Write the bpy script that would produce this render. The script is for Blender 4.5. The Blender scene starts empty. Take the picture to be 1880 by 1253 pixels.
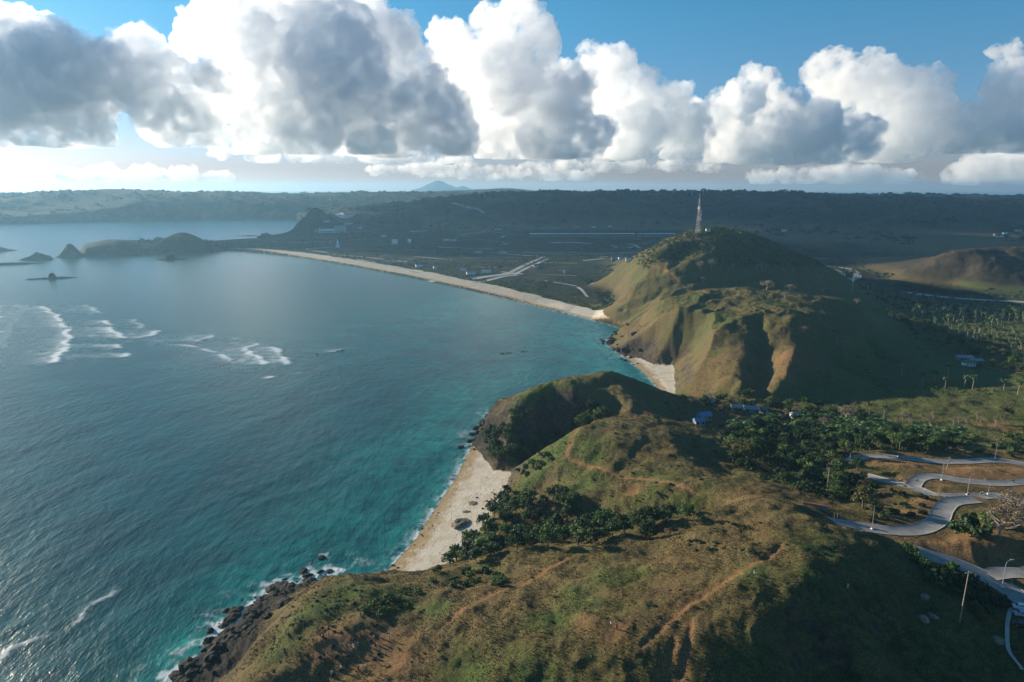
import bpy, bmesh, math, random
import numpy as np
from mathutils import Vector, Matrix, Euler

sc = bpy.context.scene
COL = sc.collection
R = math.radians
rng = np.random.RandomState(11)
random.seed(5)

# ------------------------------------------------------------------ camera
F = 1253.0                      # focal length in photograph pixels (photo 1880 x 1253)
CU, CV = 940.0, 626.5
S_, C_ = 0.2166, 0.9763         # sine / cosine of the downward pitch
HC = 150.0                      # camera height over the sea
cam = bpy.data.cameras.new('camera')
cam_o = bpy.data.objects.new('camera', cam)
COL.objects.link(cam_o)
cam.sensor_width = 36.0
cam.lens = 36.0 * F / 1880.0
cam.clip_start, cam.clip_end = 1.0, 200000.0
cam_o.location = (0, 0, HC)
cam_o.rotation_euler = (R(90) - math.asin(S_), 0, 0)
sc.camera = cam_o

# ------------------------------------------------------------------ sky, sun, exposure
SUN_EL, SUN_AZ = R(12.8), R(-57.0)          # azimuth from straight ahead, negative = left
world = bpy.data.worlds.new('World')
sc.world = world
world.use_nodes = True
wt = world.node_tree
bg = wt.nodes['Background']
sky = wt.nodes.new('ShaderNodeTexSky')
sky.sky_type = 'NISHITA'
sky.sun_disc = False
sky.sun_elevation, sky.sun_rotation = SUN_EL, SUN_AZ
sky.altitude = 0
sky.air_density, sky.dust_density, sky.ozone_density = 1.0, 0.3, 3.0
tint = wt.nodes.new('ShaderNodeMix')
tint.data_type = 'RGBA'
tint.blend_type = 'MULTIPLY'
tint.inputs[0].default_value = 1.0
geo = wt.nodes.new('ShaderNodeTexCoord')
sep = wt.nodes.new('ShaderNodeSeparateXYZ')
wt.links.new(geo.outputs['Generated'], sep.inputs[0])
trp = wt.nodes.new('ShaderNodeValToRGB')
trp.color_ramp.elements[0].position, trp.color_ramp.elements[0].color = 0.03, (0.80, 0.78, 1.16, 1)
trp.color_ramp.elements[1].position, trp.color_ramp.elements[1].color = 0.22, (0.50, 1.05, 1.22, 1)
wt.links.new(sep.outputs['Z'], trp.inputs[0])
wt.links.new(trp.outputs[0], tint.inputs[7])
wt.links.new(sky.outputs[0], tint.inputs[6])
wt.links.new(tint.outputs[2], bg.inputs[0])
bg.inputs[1].default_value = 0.062
sun_dir = Vector((math.sin(SUN_AZ) * math.cos(SUN_EL), math.cos(SUN_AZ) * math.cos(SUN_EL), math.sin(SUN_EL)))
sun = bpy.data.lights.new('sun', 'SUN')
sun.energy = 5.0
sun.angle = R(0.5)
sun.color = (1.0, 0.88, 0.70)
sun_o = bpy.data.objects.new('sun', sun)
COL.objects.link(sun_o)
sun_o.location = (-400, 300, 400)
sun_o.rotation_euler = sun_dir.to_track_quat('Z', 'Y').to_euler()
sc.view_settings.view_transform = 'Standard'
sc.view_settings.look = 'None'
sc.view_settings.gamma = 1.0
sc.view_settings.exposure = 0.95
sc.cycles.volume_bounces = 14
sc.cycles.max_bounces = 16
sc.cycles.transparent_max_bounces = 24
sc.cycles.use_denoising = True

# ------------------------------------------------------------------ pixel <-> world
def ray(u, v):
    cx = (u - CU) / F
    cy = (v - CV) / F
    return np.array([cx, C_ - cy * S_, -(S_ + cy * C_)])
def at_z(u, v, z):
    r = ray(u, v)
    return np.array([0, 0, HC]) + r * ((z - HC) / r[2])
def at_y(u, v, y):
    r = ray(u, v)
    return np.array([0, 0, HC]) + r * (y / r[1])

# ------------------------------------------------------------------ noise
def _h2(ix, iy, k):
    h = (ix * 374761393 + iy * 668265263 + k * 974634777) & 0xffffffff
    h = ((h ^ (h >> 13)) * 1274126177) & 0xffffffff
    return (h ^ (h >> 16)) & 0xffff
_ANG = np.linspace(0, 2 * np.pi, 65537)
_GX, _GY = np.cos(_ANG).astype(np.float32), np.sin(_ANG).astype(np.float32)
def perlin(x, y, k=0):
    fx, fy = np.floor(x), np.floor(y)
    ix, iy = fx.astype(np.int64), fy.astype(np.int64)
    x, y = (x - fx).astype(np.float32), (y - fy).astype(np.float32)
    sx, sy = x * x * x * (x * (x * 6 - 15) + 10), y * y * y * (y * (y * 6 - 15) + 10)
    def g(dx, dy):
        h = _h2(ix + dx, iy + dy, k)
        return _GX[h] * (x - dx) + _GY[h] * (y - dy)
    a, b, c, d = g(0, 0), g(1, 0), g(0, 1), g(1, 1)
    return ((a + (b - a) * sx) + ((c + (d - c) * sx) - (a + (b - a) * sx)) * sy) * 1.4
def fbm(x, y, wl, octv=4, k=0, gain=0.5):
    s, a, t = 0, 1.0, 0.0
    for i in range(octv):
        s = s + a * perlin(x / wl + 13.1 * i, y / wl - 7.7 * i, k + i)
        t += a
        a *= gain
        wl *= 0.5
    return s / t
def ridged(x, y, wl, octv=4, k=0, gain=0.5):
    s, a, t = 0, 1.0, 0.0
    for i in range(octv):
        s = s + a * (1 - 2 * np.abs(perlin(x / wl + 5.3 * i, y / wl + 9.1 * i, k + i)))
        t += a
        a *= gain
        wl *= 0.5
    return s / t
def _h3(ix, iy, iz, k=0):
    h = (ix * 374761393 + iy * 668265263 + iz * 2147483647 + k * 974634777) & 0xffffffff
    h = ((h ^ (h >> 13)) * 1274126177) & 0xffffffff
    h = ((h ^ (h >> 16)) * 2246822519) & 0xffffffff
    return ((h ^ (h >> 15)) & 0xffffff) / float(0xffffff)
def worley(p):
    b = np.floor(p).astype(np.int64)
    best = np.full(len(p), 9.0)
    for dx in (-1, 0, 1):
        for dy in (-1, 0, 1):
            for dz in (-1, 0, 1):
                c = b + np.array([dx, dy, dz])
                q = c + np.stack([_h3(c[:, 0], c[:, 1], c[:, 2], k) for k in range(3)], 1)
                best = np.minimum(best, ((q - p) ** 2).sum(1))
    return np.sqrt(best)
def smooth(a, b, x):
    t = np.clip((x - a) / (b - a), 0, 1)
    return t * t * (3 - 2 * t)
def seg_dist(px, py, poly, closed=False):
    """distance to a polyline, plus the fractional index of the nearest point"""
    best = np.full(px.shape, 1e18, np.float32)
    idx = np.zeros(px.shape, np.float32)
    n = len(poly)
    for i in range(n if closed else n - 1):
        ax, ay = poly[i][:2]
        bx, by = poly[(i + 1) % n][:2]
        dx, dy = bx - ax, by - ay
        t = np.clip(((px - ax) * dx + (py - ay) * dy) / (dx * dx + dy * dy + 1e-9), 0, 1)
        d = (px - ax - t * dx) ** 2 + (py - ay - t * dy) ** 2
        m = d < best
        best = np.where(m, d, best)
        idx = np.where(m, i + t, idx)
    return np.sqrt(best), idx
def inside(px, py, poly):
    c = np.zeros(px.shape, bool)
    n = len(poly)
    for i in range(n):
        ax, ay = poly[i][:2]
        bx, by = poly[(i + 1) % n][:2]
        if ay == by:
            continue
        c ^= ((ay > py) != (by > py)) & (px < (bx - ax) * (py - ay) / (by - ay) + ax)
    return c
def spline(pts, n=8):
    P = [np.array(p, float) for p in pts]
    P = [2 * P[0] - P[1]] + P + [2 * P[-1] - P[-2]]
    out = []
    for i in range(1, len(P) - 2):
        for j in range(n):
            t = j / n
            a, b, c, d = P[i - 1], P[i], P[i + 1], P[i + 2]
            out.append(0.5 * (2 * b + (c - a) * t + (2 * a - 5 * b + 4 * c - d) * t * t + (3 * b - a - 3 * c + d) * t ** 3))
    out.append(P[-2])
    return out

# ------------------------------------------------------------------ object helpers
def link(name, me, parent=None):
    o = bpy.data.objects.new(name, me)
    COL.objects.link(o)
    if parent is not None:
        o.parent = parent
    return o
def tag(o, label=None, cat=None, group=None, kind=None):
    if label: o['label'] = label
    if cat: o['category'] = cat
    if group: o['group'] = group
    if kind: o['kind'] = kind
    return o
def empty(name, loc, rz=0.0):
    o = bpy.data.objects.new(name, None)
    COL.objects.link(o)
    o.location = loc
    o.rotation_euler = (0, 0, rz)
    o.empty_display_size = 0.5
    return o
def copy_tree(o, parent=None):
    c = o.copy()
    COL.objects.link(c)
    c.parent = parent
    for ch in [q for q in bpy.data.objects if q.parent is o]:
        copy_tree(ch, c)
    return c
class Proto:
    """a thing and its parts, kept as data so that copies are cheap"""
    def __init__(self, root):
        self.root, self.used = root, False
        kids = {}
        for q in bpy.data.objects:
            if q.parent is not None:
                kids.setdefault(q.parent.name, []).append(q)
        def walk(o):
            return (o, [walk(c) for c in kids.get(o.name, [])])
        self.tree = walk(root)
    def place(self, loc, rz=0.0, scale=1.0, label=None, group=None, rx=0.0, ry=0.0):
        if not self.used:
            self.used = True
            o = self.root
        else:
            def cp(node, par):
                c = node[0].copy()
                COL.objects.link(c)
                c.parent = par
                for k in node[1]:
                    cp(k, c)
                return c
            o = cp(self.tree, None)
        o.location = loc
        o.rotation_euler = (rx, ry, rz)
        o.scale = (scale,) * 3 if not hasattr(scale, '__len__') else scale
        if label: o['label'] = label
        if group: o['group'] = group
        return o
def np_mesh(name, V, Fq, smooth_=True):
    me = bpy.data.meshes.new(name)
    V = np.asarray(V, np.float32)
    Fq = np.asarray(Fq, np.int32)
    k = Fq.shape[1]
    me.vertices.add(len(V))
    me.vertices.foreach_set('co', V.ravel())
    me.loops.add(Fq.size)
    me.loops.foreach_set('vertex_index', Fq.ravel())
    me.polygons.add(len(Fq))
    me.polygons.foreach_set('loop_start', np.arange(0, Fq.size, k, dtype=np.int32))
    me.polygons.foreach_set('loop_total', np.full(len(Fq), k, np.int32))
    me.polygons.foreach_set('use_smooth', np.full(len(Fq), smooth_, bool))
    me.update(calc_edges=True)
    return me
def set_attr(me, name, arr):
    a = me.attributes.new(name, 'FLOAT', 'POINT')
    a.data.foreach_set('value', np.asarray(arr, np.float32))

# ------------------------------------------------------------------ node helpers
class NT:
    def __init__(self, name):
        self.m = bpy.data.materials.new(name)
        self.m.use_nodes = True
        self.t = self.m.node_tree
        self.t.nodes.clear()
        self.out = self.n('ShaderNodeOutputMaterial')
        self._pos = None
    def n(self, ty, **kw):
        nd = self.t.nodes.new(ty)
        for k, v in kw.items():
            setattr(nd, k, v)
        return nd
    def l(self, a, b):
        self.t.links.new(a, b)
    def val(self, x, sock):
        if isinstance(x, (int, float)):
            sock.default_value = x
        elif isinstance(x, tuple):
            sock.default_value = x if len(x) == 4 else (*x, 1)
        else:
            self.l(x, sock)
    def pos(self):
        if self._pos is None:
            self._pos = self.n('ShaderNodeNewGeometry').outputs['Position']
        return self._pos
    def obj(self):
        return self.n('ShaderNodeTexCoord').outputs['Object']
    def noise(self, scale, detail=3, rough=0.55, vec=None, stretch=None, out=0):
        nd = self.n('ShaderNodeTexNoise')
        nd.inputs['Scale'].default_value = scale
        nd.inputs['Detail'].default_value = detail
        nd.inputs['Roughness'].default_value = rough
        v = vec or self.pos()
        if stretch:
            mp = self.n('ShaderNodeMapping')
            mp.inputs['Rotation'].default_value = (0, 0, stretch[3] if len(stretch) > 3 else 0)
            mp.inputs['Scale'].default_value = stretch[:3]
            self.l(v, mp.inputs[0])
            v = mp.outputs[0]
        self.l(v, nd.inputs['Vector'])
        return nd.outputs[out]
    def attr(self, name):
        return self.n('ShaderNodeAttribute', attribute_name=name).outputs['Fac']
    def rng(self, x, a, b, c=0.0, d=1.0):
        nd = self.n('ShaderNodeMapRange')
        self.val(x, nd.inputs[0])
        for i, q in enumerate((a, b, c, d)):
            nd.inputs[i + 1].default_value = q
        return nd.outputs[0]
    def math(self, op, a, b=0.0, clamp=False):
        nd = self.n('ShaderNodeMath', operation=op, use_clamp=clamp)
        self.val(a, nd.inputs[0])
        self.val(b, nd.inputs[1])
        return nd.outputs[0]
    def mix(self, f, a, b, mode='MIX'):
        nd = self.n('ShaderNodeMix', data_type='RGBA', blend_type=mode)
        self.val(f, nd.inputs[0])
        self.val(a, nd.inputs[6])
        self.val(b, nd.inputs[7])
        return nd.outputs[2]
    def ramp(self, f, stops):
        nd = self.n('ShaderNodeValToRGB')
        e = nd.color_ramp.elements
        while len(e) < len(stops):
            e.new(0.5)
        for q, (p, c) in zip(e, stops):
            q.position = p
            q.color = (*c, 1)
        self.l(f, nd.inputs[0])
        return nd.outputs[0]
    def bump(self, h, strength=0.5, dist=0.2, normal=None):
        nd = self.n('ShaderNodeBump')
        self.val(strength, nd.inputs['Strength'])
        nd.inputs['Distance'].default_value = dist
        self.l(h, nd.inputs['Height'])
        if normal is not None:
            self.l(normal, nd.inputs['Normal'])
        return nd.outputs[0]
    def bsdf(self, color, rough=0.9, normal=None, spec=0.2, **kw):
        nd = self.n('ShaderNodeBsdfPrincipled')
        self.val(color, nd.inputs['Base Color'])
        self.val(rough, nd.inputs['Roughness'])
        self.val(spec, nd.inputs['Specular IOR Level'])
        if normal is not None:
            self.l(normal, nd.inputs['Normal'])
        for k, v in kw.items():
            self.val(v, nd.inputs[k.replace('_', ' ')])
        self.l(nd.outputs[0], self.out.inputs[0])
        return nd
def simple_mat(name, color, rough=0.7, var=0.15, scale=1.0, metallic=0.0, spec=0.3):
    t = NT(name)
    f = t.noise(scale, 4)
    c = t.mix(t.rng(f, 0.3, 0.7), tuple(q * (1 - var) for q in color), tuple(min(1, q * (1 + var)) for q in color))
    t.bsdf(c, rough, spec=spec, Metallic=metallic)
    return t.m
def tube(path, radii, k=6):
    V, Q = [], []
    path = [np.array(p, float) for p in path]
    for i, p in enumerate(path):
        d = path[min(i + 1, len(path) - 1)] - path[max(i - 1, 0)]
        d /= np.linalg.norm(d) + 1e-9
        a = np.cross(d, (0.3, 0.9, 0.1)); a /= np.linalg.norm(a); b = np.cross(d, a)
        for j in range(k):
            t_ = 2 * np.pi * j / k
            V.append(p + (a * math.cos(t_) + b * math.sin(t_)) * radii[i])
    for i in range(len(path) - 1):
        for j in range(k):
            Q.append((i * k + j, i * k + (j + 1) % k, (i + 1) * k + (j + 1) % k, (i + 1) * k + j))
    return V, Q
def join(parts):
    V, Q, o = [], [], 0
    for v, q in parts:
        V += list(v); Q += [tuple(i + o for i in f) for f in q]; o += len(v)
    return V, Q
def box(x0, x1, y0, y1, z0, z1):
    V = [(x, y, z) for z in (z0, z1) for x, y in ((x0, y0), (x1, y0), (x1, y1), (x0, y1))]
    return V, [(0, 3, 2, 1), (4, 5, 6, 7), (0, 1, 5, 4), (1, 2, 6, 5), (2, 3, 7, 6), (3, 0, 4, 7)]
def part(name, shapes, mat, parent=None, smooth_=False):
    V, Q = join(shapes)
    me = np_mesh(name, V, Q, smooth_); me.materials.append(mat)
    return link(name, me, parent)
# ================================================================== TERRAIN
COAST_PX = [(330,1253),(362,1222),(398,1196),(432,1152),(468,1114),(512,1092),(560,1074),(606,1062),(640,1066),(672,1076),(700,1062),
  (722,1036),(762,990),(800,932),(840,872),(862,830),(872,802),(885,778),(905,757),(940,750),(1000,727),(1060,714),(1110,705),(1150,713),
  (1186,730),(1212,728),(1204,708),(1186,688),(1164,668),(1140,650),(1112,632),(1118,620),(1150,606),(1136,601),(1100,591),(1050,578),(950,553),(850,530),
  (750,508.5),(650,489.5),(560,474.5),(500,467),(450,462),(410,460.5),(372,463),(335,467.5),(300,466.5),(250,468),(200,470),(150,471),(142,465),
  (160,460),(240,459),(330,455),(385,449),(404,446),(440,442),(479,438.5),(470,435),(495,433),(525,428.5),(547,425),(540,418),(552,410),(558,405),
  (540,403.3),(480,402),(400,402),(300,404),(200,406.5),(100,409.5),(0,412),(-150,414),(-400,418)]
COAST = [(-70,30),(-95,100),(-108,150)] + [tuple(at_z(u,v,0)[:2]) for u,v in COAST_PX] + [(-9000,3000),(-12000,12000),(12000,12000),(12000,20),(0,10)]

CP = []          # control points of the land: x, y, z
def cz(*pts):
    for u, v, z in pts:
        CP.append(at_z(u, v, z))
def cy_(*pts):
    for u, v, y in pts:
        CP.append(at_y(u, v, y))
def cw(*pts):
    for p in pts:
        CP.append(np.array(p, float))
# near plateau
cz((470,1253,26),(600,1253,28),(700,1253,30),(850,1245,34),(1000,1240,38),(1250,1253,40),(1500,1253,35),(1700,1253,31),(1880,1253,29),
   (482,1170,26),(560,1100,29),(520,1200,29),(640,1180,32),(700,1120,32),(600,1068,28.5),(690,1064,29.5),(780,1062,30),(740,1100,32),(860,1110,35),
   (900,1180,37),(1000,1150,40),(1000,1200,40),(1150,1150,43.5),(1150,1080,41),(1000,1052,36),(930,1060,32.5),(1250,1050,44),(1300,1120,46),(1400,1050,48.5),
   (1450,1000,49),(1400,1150,46),(1500,1100,47.5),(1550,1030,47.5),(1600,1100,43),(1500,1180,41),(1300,1200,43.5),(1650,1170,37),(1762,1142,36),
   (1700,1080,38.5),(1690,1022,40.5),(1800,1062,38),(1880,1110,36),(1870,1160,33),(1800,1200,32),
   (950,1012,33),(1100,1004,36),(1190,985,38),(1280,958,40),(1400,926,44),(1500,953,47),(1560,967,45.5),(1620,992,44),(1200,1020,40),(1330,1000,45))
cw((0,100,36),(60,100,34),(120,100,28),(-45,100,25),(0,60,30),(100,60,25),(200,130,30),(250,200,34),(-70,60,20),(170,80,25),(330,300,30),(420,420,24))
cz((350,1246,2.5),(395,1240,5),(432,1236,8),(452,1225,10),(420,1200,5),(448,1185,8),(463,1150,7),(500,1112,6),(535,1090,5),(575,1073,4),(610,1062,3))
cw((-88,130,6),(-80,150,12),(-82,100,6))
# gully behind the plateau and the near beach
cz((790,1056,3),(860,1000,3),(900,930,3.5),(935,866,3.5),(880,985,6),(940,965,10),(1020,985,14),(1100,960,20),(1200,950,27),(1290,938,34))
# second headland, middle ridge
cz((930,885,6),(960,850,12),(1000,828,20),(1060,795,32),(1110,778,36),(1200,792,36),(1250,808,34),(1300,850,32),(1200,870,30),(1100,870,26),(1000,900,15),
   (1080,910,22),(1250,900,33),(1330,890,34),(1400,886,34))
# gully in the second headland
cz((900,852,3),(960,828,7),(1010,806,12),(1060,782,22),(1110,764,29),(1200,768,30))
# second headland, outer ridge
cz((893,800,9),(908,776,20),(940,739,27),(1000,709,33),(1060,695,38),(1110,683.5,41),(1160,697,36.5),(1230,726,29),(1290,752,23),(1340,768,19),
   (930,790,20),(980,760,27),(1040,735,33),(1100,720,36),(1180,738,33),(1250,772,25),(1300,790,27),(900,830,9))
# inland ground with the winding road
cz((1640,975,39),(1700,970,38),(1735,935,36),(1800,915,34),(1880,925,33),(1680,895,31.5),(1600,880,29),(1780,880,31),(1880,887,31),(1565,842,27),(1700,845,28),
   (1880,853,28),(1850,955,38),(1880,1000,39.5),(1800,1010,41),(1640,930,33),(1590,915,29),(1540,935,36),(1450,903,33),(1500,885,26),(1560,868,26),(1340,850,28),
   (1360,800,22),(1450,820,19),(1500,800,18),(1600,790,20),(1700,800,23),(1880,800,23),(1850,760,21),(1750,740,18),(1600,750,16),(1500,745,15),(1400,745,16),
   (1330,748,18),(1292,774,22))
# tower hill
cz((1283,424,91),(1255,436,86),(1320,434,88),(1180,492,52),(1205,470,66),(1230,452,77),(1300,470,70),(1250,480,60),(1300,497,52),(1390,496,50),(1480,500,49),(1230,505,50),
   (1400,452,74),(1450,471,64),(1500,492,54),(1548,521,36),(1600,553,23),(1640,580,14),(1600,532,9.5),(1590,515,9),(1576,504,8.5),(1640,552,9.5),(1625,540,9.5),(1350,470,66),(1420,480,56),
   (1130,560,4),(1115,545,4),(1128,522,5),(1150,482,44),(1165,500,45),(1160,530,33),(1140,575,12),(1150,596,4),
   (1400,520,37),(1300,522,40),(1470,524,36),(1350,519,38),(1240,530,38),(1290,541,47),(1220,552,40),(1370,534,48),(1450,546,46),(1505,549,44),(1400,566,44),(1340,563,43),
   (1250,573,39),(1200,594,28),(1165,607,12),(1210,566,27),(1170,582,14),(1230,598,34),(1180,632,15),(1160,655,3),(1175,652,10),(1215,640,20),(1210,655,12),
   (1232,660,5),(1246,640,16),(1265,612,30),(1300,582,38),(1340,600,41),(1300,625,34),(1272,645,26),(1247,690,9),(1240,668,4),(1240,712,3.5),(1205,690,1.5),
   (1300,682,20),(1282,726,8),(1350,650,32),(1350,700,22),(1400,600,42),(1400,650,30),(1400,700,20),(1440,572,47),(1470,600,44),(1462,650,35),(1442,700,23),(1420,738,15),
   (1340,735,15),(1550,600,34),(1510,640,28),(1550,680,17),(1600,640,20),(1650,650,14),(1700,680,11),(1500,735,14),(1750,660,10),(1560,560,38),(1610,590,27))
cy_((1300,420,1150),(1400,440,1120),(1230,450,1120))
# valley with the palms, brown hill
cz((1700,690,12),(1880,690,14),(1800,640,10),(1880,600,10),(1700,560,9),(1660,590,11),(1760,600,9),(1680,538,9),(1880,556,10),(1500,490,8),(1560,510,8),(1570,530,9),(1520,475,10),
   (1640,505,13),(1700,492,32),(1750,478,46),(1800,458,56),(1850,458,58),(1900,455,60),(1750,512,20),(1850,522,20),(1800,495,36),(1700,520,12),(1950,500,34),(2000,470,56),
   (1650,470,10),(1750,455,20),(1880,440,26),(2100,560,12),(2100,700,16),(1990,620,12))
# plain
cz((1000,520,4),(900,500,4),(800,480,4),(1050,540,4),(700,470,4),(1100,500,5),(1100,470,6),(1000,450,6),(800,440,6),(600,445,5),(500,450,4),(900,434,7),(1050,436,8),
   (700,425,7),(640,430,6),(560,440,5),(960,545,3),(850,523,3),(750,502,3),(650,484,3),(560,470,3),(1100,575,3.5),(1050,562,3),(1250,434,9),(1400,445,10),
   (470,455,3),(560,425,4))
# peninsula islets joined to the shore
cz((150,468,8),(410,455,4),(420,452,4))
cy_((165,449,1640),(178,443,1650),(192,440,1650),(220,440.5,1655),(240,447,1660),(255,453,1665),(268,455,1670),(290,445,1690),(304,437,1700),(318,427,1700),(330,424,1705),(345,427,1705),(356,434,1705),(370,441,1700),(390,449,1700))
# far hills on the left
cz((0,409,12),(100,407,14),(200,404,14),(300,402,12),(400,399,14),(500,399,14),(600,396,12),(700,394,14),(-200,410,14),(-400,414,14))
cy_((-300,356,4300),(-100,356,4200),(0,355,4000),(100,352,4000),(190,349.5,4000),(240,351,4000),(320,353,4100),(400,355,4100),(475,352.5,4200),(520,357,4200),(640,357,4300),
    (740,357,4300),(850,356,4300),(50,375,3500),(250,378,3500),(450,380,3500),(600,382,3600),(720,380,3600),(150,362,3750),(350,365,3750),(550,368,3900))
# far hills on the right
cz((780,421,10),(900,425,12),(1000,421,14),(1100,420,15),(1250,421,15),(1400,427,18),(1500,440,16),(1600,447,14),(1700,436,24),(1880,422,36),(2050,420,40))
cy_((740,392.5,2750),(800,374.5,2900),(860,361,2950),(910,360.5,2950),(960,357.5,3000),(1000,362.5,2950),(1040,353.5,3000),(1070,359.5,3000),(1100,357.5,3000),(1200,355.5,3000),(1290,357.5,2900),
    (1400,359.5,2800),(1500,361.5,2800),(1600,363.5,2700),(1700,364.5,2700),(1780,368.5,2700),(1830,365.5,2700),(1880,367.5,2700),(2050,366.5,2700),(2300,368.5,2600),
    (900,386.5,2650),(1000,384.5,2650),(1100,384.5,2650),(1250,384.5,2600),(1400,388.5,2500),(1550,394.5,2350),(1700,394.5,2300),(1850,391.5,2300),
    (930,347,5600),(880,352.5,5400),(1000,353.5,5600),(1150,355.5,5600),(1300,356.5,5500))
for az in (-50, -35, -20, 20, 35, 50):
    for r_, z_ in ((5000, 100), (6500, 95), (7600, 90)):
        if not (-20 < az < 30 and r_ < 6000):
            cw((r_ * math.sin(R(az)), r_ * math.cos(R(az)), z_))
cw((0, 4700, 105), (600, 4700, 110), (1500, 4600, 105), (0, 7000, 110), (1000, 7000, 110))
CP = np.array(CP)
def lp(x, y):
    return np.arctan2(x, y), 0.5 * np.log(x * x + y * y)
ca, cl = lp(CP[:, 0], CP[:, 1])
RC = 0.018
def kern(da, dl):
    return np.sqrt(da * da + dl * dl + RC * RC)
A = kern(ca[:, None] - ca[None], cl[:, None] - cl[None]) - 1e-3 * np.eye(len(CP))
n_ = len(CP)
AA = np.zeros((n_ + 3, n_ + 3)); AA[:n_, :n_] = A; AA[:n_, n_] = 1; AA[:n_, n_ + 1] = ca; AA[:n_, n_ + 2] = cl; AA[n_:, :n_] = AA[:n_, n_:].T
WT = np.linalg.solve(AA, np.concatenate([CP[:, 2], [0, 0, 0]])).astype(np.float32)

# roads (control heights flatten the ground under them): name, half width, list of (u, v, z)
ROADS = [
 (2.9, [(1530,958,42),(1570,966,39.5),(1640,975,39),(1690,972,38.3),(1722,955,37.3),(1732,935,36.4),(1748,922,35.4),(1790,917,34.3)]),
 (2.5, [(1940,938,33.5),(1880,924,33),(1830,911,33),(1780,912,33),(1720,911,32.6),(1680,897,31.8),(1630,884,30.4),(1585,872,28.8)]),
 (2.4, [(1676,893,31.7),(1688,879,31.2),(1715,875,31.0),(1760,882,31),(1820,888,31),(1880,886,31),(1950,884,31)]),
 (2.4, [(1562,848,27.2),(1575,841,27.2),(1610,838,27.4),(1660,842,27.7),(1720,848,28),(1770,848,28),(1830,846,28),(1880,853,28),(1950,868,28)]),
 (3.4, [(1670,1010,41),(1700,1019,40.6),(1750,1034,39.5),(1800,1055,38.2),(1850,1082,37),(1890,1110,36.2),(1960,1160,35)]),
 (2.6, [(1815,1056,38),(1850,1052,38),(1900,1054,38)]),
]
ROAD_W = [(w, spline([at_z(*p) for p in pts], 8)) for w, pts in ROADS]

def base_h(x, y):
    a, l = lp(x, y)
    h = np.full(x.shape, WT[n_], np.float32) + WT[n_ + 1] * a + WT[n_ + 2] * l
    for i in range(n_):
        h += WT[i] * kern(a - np.float32(ca[i]), l - np.float32(cl[i]))
    return h

# polar grid: even in azimuth, logarithmic in distance
NA, NR = 1080, 920
AZ0, AZ1, R0, R1 = R(-50), R(50), 62.0, 7600.0
azs = np.linspace(AZ0, AZ1, NA).astype(np.float32)
lrs = np.linspace(math.log(R0), math.log(R1), NR).astype(np.float32)
GA, GL = np.meshgrid(azs, lrs, indexing='ij')
GR = np.exp(GL)
X, Y = (GR * np.sin(GA)).astype(np.float32), (GR * np.cos(GA)).astype(np.float32)
# coarse evaluation, then smooth upsampling
def coarse(fn, k=4):
    ia = np.linspace(0, NA - 1, NA // k + 1); ir = np.linspace(0, NR - 1, NR // k + 1)
    a2 = AZ0 + (AZ1 - AZ0) * ia / (NA - 1); l2 = lrs[0] + (lrs[-1] - lrs[0]) * ir / (NR - 1)
    g1, g2 = np.meshgrid(a2, l2, indexing='ij')
    h = fn((np.exp(g2) * np.sin(g1)).astype(np.float32), (np.exp(g2) * np.cos(g1)).astype(np.float32))
    def up(h, n):                      # cubic (Catmull-Rom) along axis 0
        t = np.linspace(0, h.shape[0] - 1, n); i = np.clip(np.floor(t).astype(int), 0, h.shape[0] - 2); f = (t - i)[:, None].astype(np.float32)
        p = np.concatenate([2 * h[:1] - h[1:2], h, 2 * h[-1:] - h[-2:-1]], 0)
        a, b, c, d = p[i], p[i + 1], p[i + 2], p[i + 3]
        return 0.5 * (2 * b + (c - a) * f + (2 * a - 5 * b + 4 * c - d) * f ** 2 + (3 * b - a - 3 * c + d) * f ** 3)
    return up(up(h, NA).T.copy(), NR).T.copy()
HT = coarse(base_h)
def shore(x, y):
    d, _ = seg_dist(x, y, COAST, True)
    return np.where(inside(x, y, COAST), d, -d)
SD = coarse(shore, 2)
SD = SD + fbm(X, Y, 9, 3, 3) * np.clip(GR * 0.006, 0.8, 2.6) * smooth(0, 6, np.abs(SD) + 2)

# gaussian mounds on the plain: u, v of the top, distance, half width in pixels, aspect
for u, v, y, hw, asp in ((580,386,2480,27,1.0),(562,402,2460,20,1.0),(606,403,2480,26,1.0),(700,401,2700,42,1.0),(482,420,2280,9,1.0),(660,447,1960,34,.5),(715,446,1980,38,.5),
                         (1455,412,2150,34,1.0)):
    p = at_y(u, v, y); s = hw * y / F * 0.75
    gm = np.exp(-(((X - p[0]) / s) ** 2 + ((Y - p[1]) / (s * asp * 1.3)) ** 2) * 0.5)
    HT = np.maximum(HT, (p[2]) * gm) if p[2] < 90 else HT + 22 * gm
# relief noise
DIST = GR
nearm = 1 - smooth(1000, 1500, DIST)
tower = smooth(470, 560, Y - 0.0 * X) * (1 - smooth(1050, 1300, Y)) * smooth(120, 160, X) * smooth(14, 30, HT)
farh = smooth(1500, 2300, DIST) * smooth(12, 60, HT)
plainm = smooth(700, 1000, Y) * (1 - smooth(8, 16, HT))
headl = (1 - smooth(440, 520, Y)) * smooth(4, 12, HT)
wx, wy = X + fbm(X, Y, 30, 2, 40) * 8, Y + fbm(X, Y, 30, 2, 41) * 8
HT = HT + headl * (ridged(wx, wy, 36, 4, 1) * 1.6 + ridged(X, Y, 9, 3, 58) * .42 + fbm(X, Y, 12, 4, 2) * 0.9 + np.minimum(0, fbm(X, Y, 17, 3, 9)) * 2.0)
wx, wy = X + fbm(X, Y, 60, 2, 43) * 18, Y + fbm(X, Y, 60, 2, 44) * 18
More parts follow.
